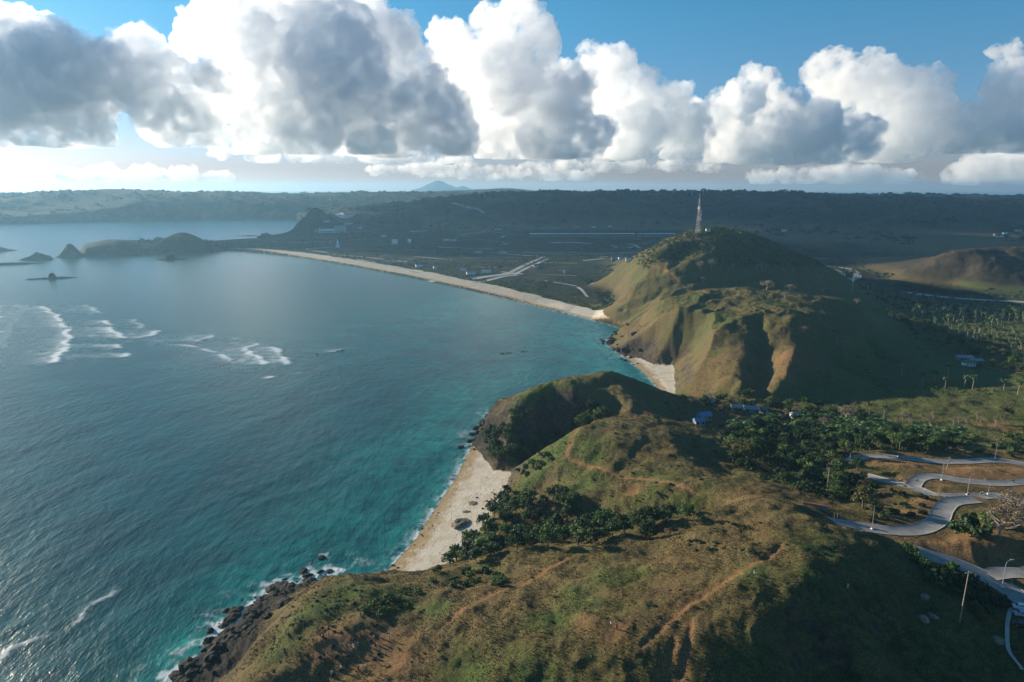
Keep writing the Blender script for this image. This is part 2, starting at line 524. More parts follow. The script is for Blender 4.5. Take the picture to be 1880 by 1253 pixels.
HT = HT + tower * (ridged(wx * 0.8 - wy * 0.55, (wx * .55 + wy * .8) * 0.4, 46, 5, 5, .55) * 4.2 + fbm(X, Y, 22, 4, 6) * 2.0 + ridged(wx * .7 - wy * .7, (wx + wy) * .45, 13, 3, 59) * .95)
wx, wy = X + fbm(X, Y, 500, 2, 45) * 160, Y + fbm(X, Y, 500, 2, 46) * 160
hs = np.clip(HT / 120, 0, 1.1)
HT = HT + farh * ((ridged(wx, wy, 620, 5, 7) - 0.35) * 44 * np.sin(np.pi * np.clip(hs, 0, 1) * 0.8) + fbm(X, Y, 90, 4, 8) * 5.0) * (0.55 + 0.45 * (1 - hs))
HT = HT + nearm * (1 - plainm) * smooth(5, 10, HT) * (fbm(X, Y, 3.2, 3, 10) * 0.22)
HT = np.where(plainm > 0.5, np.maximum(HT, 1.5), HT)
# gullies cut into the slopes: (u, v, z) line, depth, half width
for pts, dep, wd in (([(1300,520,44),(1240,545,36),(1195,570,24),(1160,598,8)],7,9),
    ([(1400,565,48),(1396,620,38),(1398,680,24),(1388,730,16)],5,8),([(1330,610,40),(1285,650,24),(1265,690,12)],3,6),([(1350,562,46),(1300,590,38),(1265,625,22)],2.5,5),
    ([(1250,500,55),(1215,520,46),(1180,550,28),(1145,580,8)],4,7),([(1180,480,55),(1150,510,36),(1128,540,12)],3.5,7),([(1440,580,46),(1424,630,36),(1420,690,22)],2.5,5),
    ([(1560,590,34),(1590,630,22),(1620,670,13)],4,10),([(1500,600,40),(1530,650,25),(1560,700,14)],3,8),([(1330,450,80),(1380,475,60),(1440,495,52)],4,12),([(1260,445,84),(1225,475,68),(1200,490,58)],3,9),
    ([(1370,690,24),(1340,720,16)],2.5,6),([(1310,660,26),(1300,700,14)],2,5),
    ([(890,962,7),(950,972,10),(1020,975,15),(1100,965,20),(1190,952,26),(1290,942,34)],4.5,9),([(900,845,3),(960,818,8),(1010,800,13),(1060,780,22),(1110,764,28)],4,8),
    ([(1110,830,30),(1060,870,24),(1000,890,15)],1.2,4),([(1260,810,33),(1290,850,31),(1330,870,30)],2,5),
    ([(1160,695,38),(1190,730,34),(1230,760,29)],2.5,8),
    ([(560,1110,28),(510,1150,27),(478,1200,24)],1.5,4),([(820,1080,33),(760,1075,30),(700,1068,29)],1.2,4),([(1350,960,44),(1280,975,41),(1200,985,38)],2.0,5),([(1400,975,46),(1330,985,44)],1.5,4),
    ([(1560,1010,46),(1620,1060,42),(1680,1110,38)],1.8,5),([(1500,1050,47),(1570,1120,43),(1640,1190,37)],1.8,5),([(1420,1130,46),(1490,1200,40),(1540,1253,34)],2,6),([(1300,1170,44),(1340,1253,38)],1.5,5)):
    ln = spline([at_z(*q) for q in pts], 4)
    if wd > 5 and ln[0][1] > 450: dep, wd = dep * .85, wd * .72
    m_ = (X > min(q[0] for q in ln) - 4 * wd) & (X < max(q[0] for q in ln) + 4 * wd) & (Y > min(q[1] for q in ln) - 4 * wd) & (Y < max(q[1] for q in ln) + 4 * wd)
    d_, i_ = seg_dist(X[m_] + fbm(X[m_], Y[m_], 26, 4, 47) * wd * 1.1, Y[m_] + fbm(X[m_], Y[m_], 26, 4, 48) * wd * 1.1, ln)
    e_ = np.clip(i_ / 5, 0, 1) * (1 + .6 * fbm(X[m_], Y[m_], 14, 3, 49))
    HT[m_] -= dep * np.exp(-(d_ / wd) ** 2) * e_ - .35 * dep * np.exp(-((d_ - 2.0 * wd) / wd) ** 2) * e_
for pts, dep, wd in (([(1182,492,52),(1165,525,38),(1150,560,20),(1150,592,8)],2.5,7),([(1352,548,47),(1300,558,44),(1250,573,39),(1200,592,28),(1168,606,14)],3.2,7),
    ([(1375,540,48),(1320,570,43),(1270,592,38),(1228,604,32),(1190,634,18)],2.8,7),([(1442,574,47),(1390,585,45),(1340,602,40),(1300,626,34),(1270,647,25),(1248,690,10)],3.2,7),
    ([(1470,600,44),(1460,650,34),(1442,700,23),(1424,738,15)],3.0,7),([(1370,640,34),(1345,690,24),(1325,735,15)],2.0,6),([(1320,440,86),(1360,470,64),(1400,492,52)],2.5,9),
    ([(1210,492,58),(1190,520,44),(1180,545,32)],2.0,6),([(1110,684,40),(1060,697,37),(1000,711,33),(945,742,26),(912,780,17)],1.2,6),([(1120,778,36),(1070,796,32),(1010,828,20),(965,855,11)],1.6,6),
    ([(1110,780,36),(1190,795,35),(1270,815,33)],1.2,6),([(1100,1006,36),(1190,987,38),(1280,960,40),(1400,928,44)],1.0,5),([(1432,985,49),(1470,1040,48),(1450,1110,47),(1370,1170,44)],1.2,6),
    ([(1000,1100,38),(1080,1140,42),(1160,1150,44)],1.0,4),([(940,1090,35),(860,1130,36),(800,1200,35)],.9,4)):
    ln = spline([at_z(*q) for q in pts], 4)
    m_ = (X > min(q[0] for q in ln) - 5 * wd) & (X < max(q[0] for q in ln) + 5 * wd) & (Y > min(q[1] for q in ln) - 5 * wd) & (Y < max(q[1] for q in ln) + 5 * wd)
    d_, i_ = seg_dist(X[m_] + fbm(X[m_], Y[m_], 24, 3, 47) * wd * .7, Y[m_] + fbm(X[m_], Y[m_], 24, 3, 48) * wd * .7, ln)
    HT[m_] += dep * np.exp(-np.sqrt(d_ * d_ + .8) / wd * 1.3) * np.clip(i_ / 4, 0, 1) * np.clip((4 * (len(pts) - 1) - i_) / 4, 0, 1)
# tyre ruts and paths (world polylines)
PATHS = [spline([at_z(*p) for p in pts], 6) for pts in (
  [(1180,1190,43),(1262,1122,45),(1330,1075,47),(1400,1030,49),(1432,1008,49)],
  [(1248,1253,40),(1262,1190,44),(1268,1150,45)],[(1210,1253,40),(1235,1190,44),(1238,1170,45)],
  [(1060,795,32),(1040,830,28),(1075,850,27),(1140,872,29),(1200,885,31),(1280,905,35)],
  [(1040,1030,36),(960,1080,35),(880,1110,35),(820,1150,35)],
  [(1180,490,52),(1260,520,46),(1300,545,47),(1345,548,47)])]
PD = np.full(X.shape, 1e3, np.float32)
for p in PATHS:
    PD = np.minimum(PD, seg_dist(X, Y, p)[0])
HT = HT - 0.35 * np.exp(-(PD / 0.8) ** 2) * (DIST < 700)
sr = np.exp(-(((X - 95) / 55) ** 2 + ((Y - 150) / 35) ** 2))
HT = HT + sr * ridged(X * .8 + Y * .35, (Y * .8 - X * .35) * 2.6, 20, 3, 69) * .45
# flatten the ground under the roads
RD = np.full(X.shape, 1e3, np.float32)
RZ = np.zeros(X.shape, np.float32)
for w, pts in ROAD_W:
    d, ix = seg_dist(X, Y, pts)
    zr = np.interp(ix, np.arange(len(pts)), [p[2] for p in pts]).astype(np.float32)
    m_ = d - w < RD
    RZ = np.where(m_, zr, RZ)
    RD = np.where(m_, d - w, RD)
f = 1 - smooth(1.6, 12, RD)
HT = HT * (1 - f) + RZ * f
# shoreline: beaches slope gently, cliffs rise steeply out of the water
CLIFF = smooth(6, 16, HT) * (SD < 45)
BLK = np.zeros(X.shape, np.float32)
for u, v, r_ in ((345,1240,16),(375,1225,15),(405,1205,15),(430,1185,14),(450,1160,12),(470,1135,10),(495,1112,9),(525,1092,8),(555,1078,7),(430,1230,13),(395,1250,15),(455,1205,9),
                (885,800,12),(878,825,10),(898,775,10),(1150,655,16),(1170,660,12),(1145,640,14)):
    q = at_z(u, v, 6); BLK = np.maximum(BLK, np.exp(-((X - q[0]) ** 2 + (Y - q[1]) ** 2) / (r_ * r_)))
BLK = BLK * smooth(26, 12, HT + 5 * fbm(X, Y, 9, 3, 57)) * smooth(26, 14, SD)
rocky = np.clip(1.4 - SD / 22, 0, 1) * smooth(7, 15, HT)
HT = HT + BLK * (ridged(X, Y, 9, 5, 23, .6) * 3.0 + ridged(X, Y, 3.4, 3, 24) * 1.0)
HT = HT + rocky * (ridged(X, Y, 11, 4, 20) * 1.6 + ridged(X, Y, 4.2, 3, 21) * 0.7) * (DIST < 1300)
def poly_px(pts):
    return [tuple(at_z(u, v, z)[:2]) for u, v, z in pts]
BEACHES = [poly_px([(690,1075,0),(660,1080,0),(735,1010,0),(795,915,0),(835,860,0),(860,815,0),(885,830,2),(905,858,3),(940,862,3.5),(925,900,4),(905,935,4),(868,985,4),(850,1010,4),(800,1052,4),(780,1075,4)]),
           poly_px([(1150,655,0),(1175,655,3),(1200,664,4),(1238,668,4),(1240,714,4),(1225,735,2),(1160,720,0)])]
SANDD = np.full(X.shape, 1e3, np.float32)
for b in BEACHES:
    d, _ = seg_dist(X, Y, b, True)
    SANDD = np.minimum(SANDD, np.where(inside(X, Y, b), -d, d))
sc_d = np.maximum(SANDD + 1.8 * fbm(X, Y, 9, 3, 65), 0)
HT = np.where(SANDD < 70, np.minimum(HT, 0.5 + 0.055 * np.maximum(SD, 0) + np.where(Y > 450, 0.8, 1.1) * sc_d + .016 * sc_d ** 2), HT)
lo = np.clip(0.075 * SD, 0, 2.2) + 0.05
hi = 0.25 + np.where(DIST < 1300, 1.7, 1.3) * np.maximum(SD, 0) * (1 + 0.35 * fbm(X, Y, 14, 3, 22))
HT = np.where(SD > 0, np.clip(HT, lo, np.maximum(hi, lo)), np.maximum(0.09 * SD - 0.12, -12))
HT = HT.astype(np.float32)

# ---- lookups
def grid_ij(x, y):
    a, l = lp(x, y)
    return (a - AZ0) / (AZ1 - AZ0) * (NA - 1), (l - lrs[0]) / (lrs[-1] - lrs[0]) * (NR - 1)
def sample(G, x, y):
    i, j = grid_ij(np.asarray(x, float), np.asarray(y, float))
    i, j = np.clip(i, 0, NA - 1.001), np.clip(j, 0, NR - 1.001)
    i0, j0 = i.astype(int), j.astype(int)
    f, g = i - i0, j - j0
    return (G[i0, j0] * (1 - f) * (1 - g) + G[i0 + 1, j0] * f * (1 - g) + G[i0, j0 + 1] * (1 - f) * g + G[i0 + 1, j0 + 1] * f * g)
def hgt(x, y):
    return sample(HT, x, y)
def ground(u, v):
    """first point of the ground met by the sight line through a photograph pixel"""
    r = ray(u, v)
    d = math.hypot(r[0], r[1])
    a = (math.atan2(r[0], r[1]) - AZ0) / (AZ1 - AZ0) * (NA - 1)
    a0 = min(max(int(a), 0), NA - 2); f = min(max(a - a0, 0), 1)
    col = np.maximum(HT[a0] * (1 - f) + HT[a0 + 1] * f, 0)
    z = HC + r[2] * np.exp(lrs) / d
    k = np.nonzero(z <= col)[0]
    if len(k) == 0:
        return at_z(u, v, 0)
    k = max(int(k[0]), 1)
    e0, e1 = z[k - 1] - col[k - 1], z[k] - col[k]
    t = e0 / (e0 - e1 + 1e-9)
    rr = math.exp(lrs[k - 1] * (1 - t) + lrs[k] * t)
    return np.array([r[0] / d * rr, r[1] / d * rr, HC + r[2] * rr / d])

# ---- ground cover
gx, gy = np.gradient(HT, axis=0) / (GR * (azs[1] - azs[0])), np.gradient(HT, axis=1) / (GR * (lrs[1] - lrs[0]))
SLOPE = np.sqrt(gx ** 2 + gy ** 2)
FB = [at_z(u, v, 0)[:2] for u, v in COAST_PX[33:44]]
dfb, ifb = seg_dist(X, Y, [(at_z(1158,603,0)[:2])] + FB)
fw = np.interp(ifb, [0, 3, 4, 5, 6, 8, 10, 11], [28, 34, 40, 46, 50, 50, 40, 24])
SANDD = np.minimum(SANDD, np.where((SD > -12) & (Y > 640), dfb - fw + fbm(X, Y, 40, 3, 30) * 9, 1e3))
SAND = (SANDD + fbm(X, Y, 10, 3, 31) * 2.2 < 0) & (SD > -14) & (HT < 6.5) & (SLOPE < 0.42 + 0.2 * fbm(X, Y, 8, 2, 32))
SANDW = smooth(2.0, -1.5, SANDD + fbm(X, Y, 10, 3, 31) * 2.2 + fbm(X, Y, 3, 2, 55)) * (SD > -16) * smooth(7.5, 5.5, HT) * smooth(.75, .45, SLOPE + .2 * fbm(X, Y, 5, 2, 56))
ROCK = np.clip(smooth(0.85, 1.4, SLOPE + 0.35 * fbm(X, Y, 6, 3, 33)) + rocky * smooth(0.55, 0.95, SLOPE) + smooth(1.2, 0.2, np.abs(SD)) * (HT < 3) * (DIST < 1300) + BLK * 1.6, 0, 1)
ROCK = ROCK * np.where((Y > 450) & (DIST < 1300), np.clip(smooth(20, 9, HT + 9 * fbm(X, Y, 16, 3, 70)) + .25, 0, 1), 1)
gn = fbm(X, Y, 38, 4, 34) + 0.6 * fbm(X, Y, 11, 3, 35)
GREEN = smooth(-0.02, 0.55, gn) * (0.75 - .28 * (Y < 300))
def blob_px(pts, soft):
    """soft mask round picked ground points: (u, v, radius)"""
    m = np.zeros(X.shape, np.float32)
    for u, v, r in pts:
        p = ground(u, v)
        m = np.maximum(m, np.exp(-(((X - p[0]) ** 2 + (Y - p[1]) ** 2) / (r * r))))
    return m
GRN = blob_px([(640,1090,12),(600,1110,10),(690,1090,10),(520,1180,7),(560,1130,8),(730,1110,7),(800,1118,6),(1000,830,14),(1080,840,14),(1080,880,14),(1200,880,16),(1180,905,12),(970,880,8),
               (960,740,14),(1000,730,14),(1250,935,10),(1050,1095,7),(1120,1060,7),(1000,1140,6),(1150,1055,7),(1500,1000,8),(1490,1050,6),(1520,1075,5),(860,1245,10),(960,1245,10),(1380,1045,5),
               (1850,770,30),(1700,790,14),(1800,790,16),(1650,770,14),(1600,860,10)], 1)
GREEN = np.clip(GREEN + GRN * (0.95 + 0.5 * fbm(X, Y, 7, 3, 36)), 0, 1)
valley = (X > 0.32 * Y + 50) * smooth(300, 330, Y) * (Y < 1000) * smooth(30, 22, HT)
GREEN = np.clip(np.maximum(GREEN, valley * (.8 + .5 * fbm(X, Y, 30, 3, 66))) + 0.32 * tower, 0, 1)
SHADE_TINT = blob_px([(1700,1180,30),(1600,1220,25),(1850,1230,22),(1400,1245,12),(1620,1130,14)], 1)  # mask for shade painted into the colour of the foreground slope
STRK = smooth(.12, .5, fbm(X * .8 + Y * .35, (Y * .8 - X * .35) * 3.2, 26, 4, 68)) * SHADE_TINT
GREEN = np.clip(np.maximum(GREEN, SHADE_TINT * (.9 + .5 * fbm(X, Y, 14, 3, 67))), 0, 1)  # green tone is part of the shade painted on that slope
SOIL = blob_px([(630,1165,7),(680,1190,8),(600,1180,5),(720,1220,8),(660,1150,6),(1080,1145,4),(1130,1160,5),(1780,865,20),(1650,850,16),(1850,870,22),(1720,1000,9),(1850,1020,13),(1780,995,10),
                (1440,655,9),(1448,690,7),(1700,920,6),(1690,945,6),(1160,900,6),(1850,680,12),(1830,780,10)], 1)
SOIL = np.maximum(SOIL, np.exp(-(np.maximum(RD, 0) / 2.2) ** 2) * .8)
SOIL = np.clip(SOIL * (0.75 + 0.7 * fbm(X, Y, 9, 3, 37)) + np.exp(-(PD / 1.3) ** 2) * (DIST < 900) * 0.9, 0, 1)
SCRUB_SHADE = np.clip(smooth(0.15, 0.6, fbm(X, Y, 26, 4, 38)) * 0.7 + smooth(0.25, 0.55, fbm(X, Y, 9, 3, 39)) * 0.5, 0, 1)
conef = smooth(48, 58, HT) * smooth(835, 880, Y) * (Y < 1300) * (X > 120)
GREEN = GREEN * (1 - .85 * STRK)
SCRUB_SHADE = np.clip(SCRUB_SHADE * (1 - STRK) + .8 * SHADE_TINT * (1 - STRK), 0, 1)  # scrub cover, plus dark colour that deepens the foreground slope's shade
SCRUB_SHADE = np.clip(SCRUB_SHADE + conef * (X > 0.17 * Y), 0, 1)
farcover = np.clip(farh + plainm, 0, 1) * (DIST > 900)
brown = smooth(12, 24, HT) * (X > 520) * (Y > 850) * (Y < 1500)
farcover = np.clip(np.maximum(farcover, (X < -330) * (DIST > 1300)) - brown, 0, 1)

# ---- the meshes of the land
def land_object(name, mask_faces, mat):
    ii, jj = np.nonzero(mask_faces)
    vid = np.arange(NA * NR).reshape(NA, NR)
    q = np.stack([vid[ii, jj], vid[ii + 1, jj], vid[ii + 1, jj + 1], vid[ii, jj + 1]], 1)
    u, inv = np.unique(q, return_inverse=True)
    V = np.stack([X.ravel()[u], Y.ravel()[u], HT.ravel()[u]], 1)
    me = np_mesh(name, V, inv.reshape(q.shape)[:, ::-1])
    for nm, arr in (('green', GREEN), ('rock', ROCK), ('soil', SOIL), ('scrub', SCRUB_SHADE), ('far', farcover), ('shore', SD), ('brown', brown), ('sand', SANDW), ('black', BLK)):
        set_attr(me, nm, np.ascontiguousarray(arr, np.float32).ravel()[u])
    me.materials.append(mat)
    o = link(name, me)
    tag(o, kind='structure')
    return o

t = NT('hill_grass')
P = t.pos()
n1, n2, n3 = t.noise(0.35, 5, 0.65), t.noise(1.7, 4, 0.7), t.noise(0.06, 4, 0.6)
dry = t.ramp(n2, [(0.26, (0.040, 0.031, 0.014)), (0.5, (0.145, 0.110, 0.047)), (0.74, (0.31, 0.235, 0.108))])
dry = t.mix(t.rng(n3, 0.35, 0.65), dry, t.mix(0.4, dry, (0.13, 0.07, 0.033)))
grn = t.ramp(n2, [(0.25, (0.019, 0.038, 0.010)), (0.5, (0.062, 0.106, 0.025)), (0.8, (0.16, 0.215, 0.055))])
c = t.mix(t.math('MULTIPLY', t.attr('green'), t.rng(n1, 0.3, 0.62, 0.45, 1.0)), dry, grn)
c = t.mix(t.math('MULTIPLY', t.attr('scrub'), t.rng(n1, 0.42, 0.6, 0.0, 0.9)), c, t.ramp(n2, [(0.3, (0.014, 0.02, 0.01)), (0.7, (0.06, 0.065, 0.025))]))  # scrub colour, also used to paint shade on the foreground slope
c = t.mix(t.math('MULTIPLY', t.attr('soil'), t.rng(n1, 0.25, 0.5, 0.3, 1.0)), c, t.ramp(n2, [(0.3, (0.17, 0.085, 0.04)), (0.7, (0.36, 0.2, 0.095))]))
rk = t.ramp(t.noise(0.5, 6, 0.7), [(0.3, (0.022, 0.02, 0.015)), (0.52, (0.075, 0.06, 0.043)), (0.78, (0.21, 0.16, 0.11))])
rk = t.mix(t.math('MAXIMUM', t.rng(t.attr('shore'), 0.5, 7.0, 1, 0), t.attr('black')), rk, t.ramp(t.noise(0.9, 6, .75), [(.35, (.004, .004, .004)), (.65, (.05, .044, .038))]))
c = t.mix(t.attr('rock'), c, rk)
fn1, fn2 = t.noise(0.012, 6, 0.65), t.noise(0.05, 5, 0.7)
fc = t.ramp(fn2, [(0.32, (0.006, 0.013, 0.009)), (0.5, (0.015, 0.027, 0.015)), (0.72, (0.042, 0.052, 0.028))])
fc = t.mix(t.rng(fn1, 0.5, 0.7), fc, (0.085, 0.075, 0.042))
c = t.mix(t.attr('far'), c, fc)
bc = t.ramp(t.noise(0.06, 6, 0.75), [(0.3, (0.016, 0.018, 0.011)), (0.52, (0.055, 0.043, 0.028)), (0.75, (0.105, 0.078, 0.052))])
c = t.mix(t.attr('brown'), c, bc)
n1, n2 = t.noise(0.12, 4), t.noise(2.2, 4, 0.7)
s = t.mix(t.rng(n2, 0.3, 0.7), (0.56, 0.49, 0.385), (0.74, 0.67, 0.56))
s = t.mix(t.rng(n1, 0.45, 0.65, 0, 0.5), s, (0.50, 0.37, 0.22))
wet = t.rng(t.math('ADD', t.attr('shore'), t.rng(t.noise(0.2, 3), 0.3, 0.7, -3, 3)), 3.0, 9.0)
s = t.mix(wet, (0.42, 0.30, 0.16), s)
s = t.mix(t.rng(t.attr('shore'), -0.5, 1.5), (0.16, 0.13, 0.085), s)
drift = t.math('MULTIPLY', t.rng(t.math('ABSOLUTE', t.math('SUBTRACT', t.math('FRACT', t.math('MULTIPLY', t.math('ADD', t.attr('shore'), t.rng(t.noise(0.15, 4, 0.6), 0.2, 0.8, -4, 4)), 0.085)), 0.5)), 0.0, 0.035, 1, 0), t.rng(t.noise(0.6, 3), 0.45, 0.6))
s = t.mix(t.math('MULTIPLY', drift, 0.8), s, (0.07, 0.05, 0.03))

c = t.mix(t.rng(t.math('ADD', t.attr('sand'), t.rng(t.noise(0.9, 4, .7), .3, .7, -.3, .3)), .4, .6), c, s)
b0 = t.bump(t.noise(0.33, 5, 0.7), 0.8, 1.3)
b1 = t.bump(t.noise(1.3, 6, 0.78), 1.0, 0.7, b0)
b2 = t.bump(t.noise(0.05, 6, 0.8), t.math('MULTIPLY', t.attr('far'), 1.0), 14.0, b1)
t.bsdf(c, 0.95, b2, 0.08)
M_LAND = t.m
M_SAND = M_LAND
fz = HT[:-1, :-1]; fy = Y[:-1, :-1]; fx = X[:-1, :-1]
keep = np.maximum.reduce([HT[:-1, :-1], HT[1:, :-1], HT[:-1, 1:], HT[1:, 1:]]) > -0.6
fs = SAND[:-1, :-1]
lab = np.where(fs, 1, np.where((fy > 1450), np.where(HT[:-1, :-1] > 16, 4, 3), np.where(fy > 465, np.where((fx > 480 + 0.25 * (fy - 700)) | (fx < 150) & (fy > 900), 3, 2), 0)))
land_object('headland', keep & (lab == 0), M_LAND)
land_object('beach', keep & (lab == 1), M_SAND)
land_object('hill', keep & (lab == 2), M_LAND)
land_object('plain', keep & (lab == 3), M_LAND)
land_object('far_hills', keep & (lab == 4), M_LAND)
# ================================================================== WATER
NAW, NRW = 1000, 940
wa = np.linspace(R(-62), R(55), NAW).astype(np.float32)
wl_ = np.concatenate([np.linspace(math.log(75), math.log(4200), NRW - 40), np.linspace(math.log(4300), math.log(60000), 40)]).astype(np.float32)
WA, WL = np.meshgrid(wa, wl_, indexing='ij')
WR = np.exp(WL)
WX, WY = (WR * np.sin(WA)).astype(np.float32), (WR * np.cos(WA)).astype(np.float32)
kk = 3
cx_, cy2 = WX[::kk, ::kk], WY[::kk, ::kk]
d_, _ = seg_dist(cx_, cy2, COAST, True)
d_ = np.where(inside(cx_, cy2, COAST), d_, -d_)
def bil(G, na, nr):
    ti, tj = np.linspace(0, (na - 1) / kk, na), np.linspace(0, (nr - 1) / kk, nr)
    i = np.clip(ti.astype(int), 0, G.shape[0] - 2); j = np.clip(tj.astype(int), 0, G.shape[1] - 2)
    f, g = np.clip(ti - i, 0, 1)[:, None], np.clip(tj - j, 0, 1)[None]
    return (G[i][:, j] * (1 - f) * (1 - g) + G[i + 1][:, j] * f * (1 - g) + G[i][:, j + 1] * (1 - f) * g + G[i + 1][:, j + 1] * f * g).astype(np.float32)
WSD = bil(d_, NAW, NRW)                      # negative out at sea
off = -WSD
# swell: crests run away from the viewer, waves travel towards the shore on the right
ang = R(-22)
ux, uy = math.cos(ang), math.sin(ang)
a_ = WX * ux + WY * uy; b_ = -WX * uy + WY * ux
aw = a_ + fbm(WX, WY, 90, 2, 60) * 14
fadew = np.clip(1 - WR / 900, 0, 1) * smooth(-1, 14, off)
HZ = (fbm(aw, b_ * 0.30, 30, 2, 61) * 0.9 + fbm(aw, b_ * 0.45, 11, 3, 62) * 0.40 + fbm(a_, b_ * 0.7, 4.5, 2, 63) * 0.14) * fadew
# foam ---------------------------------------------------------------------
FO = np.zeros(WX.shape, np.float32)
def breaker(pts, back, strength=1.0, seed=0):
    back = back * 1.35 if back > 8 else back
    """white water: a sharp front along a picked line, streaks trailing back to the left"""
    global FO
    line = spline([at_z(u, v, 0) for u, v in pts], 4)
    x0 = min(p[0] for p in line) - back - 20; x1 = max(p[0] for p in line) + 20
    y0 = min(p[1] for p in line) - back - 20; y1 = max(p[1] for p in line) + back + 20
    m = (WX > x0) & (WX < x1) & (WY > y0) & (WY < y1)
    xs, ys = WX[m], WY[m]
    best = np.zeros(xs.shape, np.float32)
    P_ = np.array([p[:2] for p in line])
    # distance travelled to the right of the line at the same y
    o = np.argsort(P_[:, 1])
    xl = np.interp(ys, P_[o, 1], P_[o, 0]) + fbm(xs * 0 + 3.1 * seed, ys, 22, 4, 70 + seed) * 11
    yy0, yy1 = P_[:, 1].min(), P_[:, 1].max()
    e = smooth(yy0 - 2, yy0 + 6, ys) * (1 - smooth(yy1 - 6, yy1 + 2, ys))
    dd = xl - xs
    st = 0.45 + 0.75 * fbm(xs * 0.4 + 6 * fbm(xs, ys, 20, 2, 77), ys + 5 * fbm(xs, ys, 25, 2, 78), 12, 4, 80 + seed) + 0.5 * fbm(xs, ys, 6, 3, 95 + seed)
    br = smooth(-.35, .15, fbm(xs * 0 + 9.7 * seed, ys, 16, 3, 97))
    f = smooth(-1.0, 2.5, dd) * np.exp(-np.maximum(dd, 0) / (back * .8)) * e
    f = np.clip(f * np.clip(st + .15, 0, 1) + br * 0.9 * np.exp(-((dd - 2.5) / min(3.6, max(back * .9, 1.2))) ** 2) * e, 0, 1) * strength
    if back > 20:
        yt = smooth(yy0 - 25, yy0 + 15, ys) * (1 - smooth(yy1 - 12, yy1 + 14, ys))
        f = np.maximum(f, yt * smooth(0, 14, dd) * np.exp(-np.maximum(dd, 0) / (back * 1.5)) * smooth(-.1, .45, fbm(xs + 9 * fbm(xs, ys, 30, 2, 73), ys * 1.6, 18, 4, 74 + seed)) * .8)
    FO[m] = np.maximum(FO[m], f)
for i, (pts, back, s) in enumerate([
    ([(80,562),(100,575),(118,592),(131,604)],26,.85),([(131,604),(130,620),(126,640),(110,655)],20,.9),([(116,650),(110,664),(88,671)],18,1.0),
    ([(160,560),(178,570),(192,576)],22,.6),([(196,588),(208,598)],22,.9),([(200,600),(222,612),(235,622)],42,.9),([(218,632),(222,640)],40,.9),([(240,648),(236,654),(205,658)],34,1.0),
    ([(250,586),(262,600),(268,604)],12,.5),([(292,606),(284,614),(250,622)],28,.8),([(310,624),(296,628)],20,.9),
    ([(398,614),(380,622),(372,628)],26,.8),([(308,632),(345,634),(376,640)],12,1.0),([(376,640),(392,646),(404,648)],10,.9),([(410,650),(424,658),(430,667)],14,.9),
    ([(440,620),(430,624)],16,.7),([(478,628),(462,638),(440,648)],26,.8),([(462,644),(484,660),(486,671)],26,1.0),([(500,637),(520,648),(532,670)],30,.95),
    ([(508,690),(492,696)],10,1.0),([(556,682),(540,688)],14,.5),
    ([(640,640),(600,648)],10,.6),([(585,652),(575,656)],8,.5),
    ([(222,1078),(206,1100),(160,1138),(120,1158)],1.3,.6),([(120,1158),(60,1192),(20,1222)],1.5,.65),
    ([(60,560),(30,590),(10,640)],60,.3)]):
    breaker(pts, back, s, i)
# reef wash, surf along the rocks and the beaches
nb = fbm(WX, WY, 7, 4, 90) + 0.4 * fbm(WX, WY, 2.4, 2, 91)
near = (WR < 1000)
rockshore = np.zeros(WX.shape, np.float32)
for u, v, r in ((350,1235,16),(400,1190,16),(440,1140,15),(480,1110,14),(520,1085,14),(560,1065,12),(620,1050,12),(530,1080,12),(880,800,16),(870,820,10),(900,760,14),(1150,650,26),(1125,625,22),(1165,668,10)):
    p = at_z(u, v, 0)
    rockshore = np.maximum(rockshore, np.exp(-((WX - p[0]) ** 2 + (WY - p[1]) ** 2) / (r * r)))
surf = np.exp(-np.maximum(off, 0) / 3.0) * smooth(-0.05, 0.3, nb + 0.15) * near * 0.85
surf = np.maximum(surf, rockshore * smooth(-0.05, 0.45, nb + 0.36 - off * 0.026) * (0.9 - 0.35 * (WY > 330)))
FO = np.maximum(FO, np.clip(surf, 0, 1))
for u, v, r in ((590,1022,4),(560,1050,4),(516,1060,5),(500,1082,5),(640,1040,3),(655,1022,3),(425,1135,4),(605,1048,6),(615,1045,5),(630,1040,4)):
    p = at_z(u, v, 0)
    FO = np.maximum(FO, np.exp(-((WX - p[0]) ** 2 + (WY - p[1]) ** 2) / (r * r)) * smooth(-0.1, 0.3, nb) * 0.9)
# shallow water over sand and reef
sh = np.exp(-np.maximum(off, 0) / 16.0) * 0.75
bay = np.zeros(WX.shape, np.float32)
for u, v, r, s in ((1090,625,60,.7),(1100,660,60,.55),(1130,690,40,.7),(1000,600,70,.4),(900,580,80,.3),(860,725,40,.5),(890,715,35,.5),(800,800,40,.45),(830,760,40,.35),(740,830,45,.35),(770,880,30,.35),
                   (700,900,30,.3),(640,960,28,.35),(720,990,16,.5),(400,1160,12,.5),(330,1195,12,.7),(300,1215,12,.55),(520,1040,22,.4),(460,1090,20,.5),(640,1005,20,.3),(560,950,30,.25),(700,590,150,.25),
                   (850,560,110,.45),(1000,650,70,.3),(960,690,50,.4),(1050,600,60,.5)):
    p = at_z(u, v, 0)
    bay = np.maximum(bay, s * np.exp(-((WX - p[0]) ** 2 + ((WY - p[1]) * .6) ** 2) / (r * r)))
SHAL = np.clip(np.maximum(sh, bay * (1 + 0.9 * fbm(WX, WY, 34, 4, 92))), 0, 1) * smooth(-60, 0, 2600 - WR + 0 * WX)
HZ = HZ + FO * (WR < 900) * 0.35 * smooth(3, 14, off)
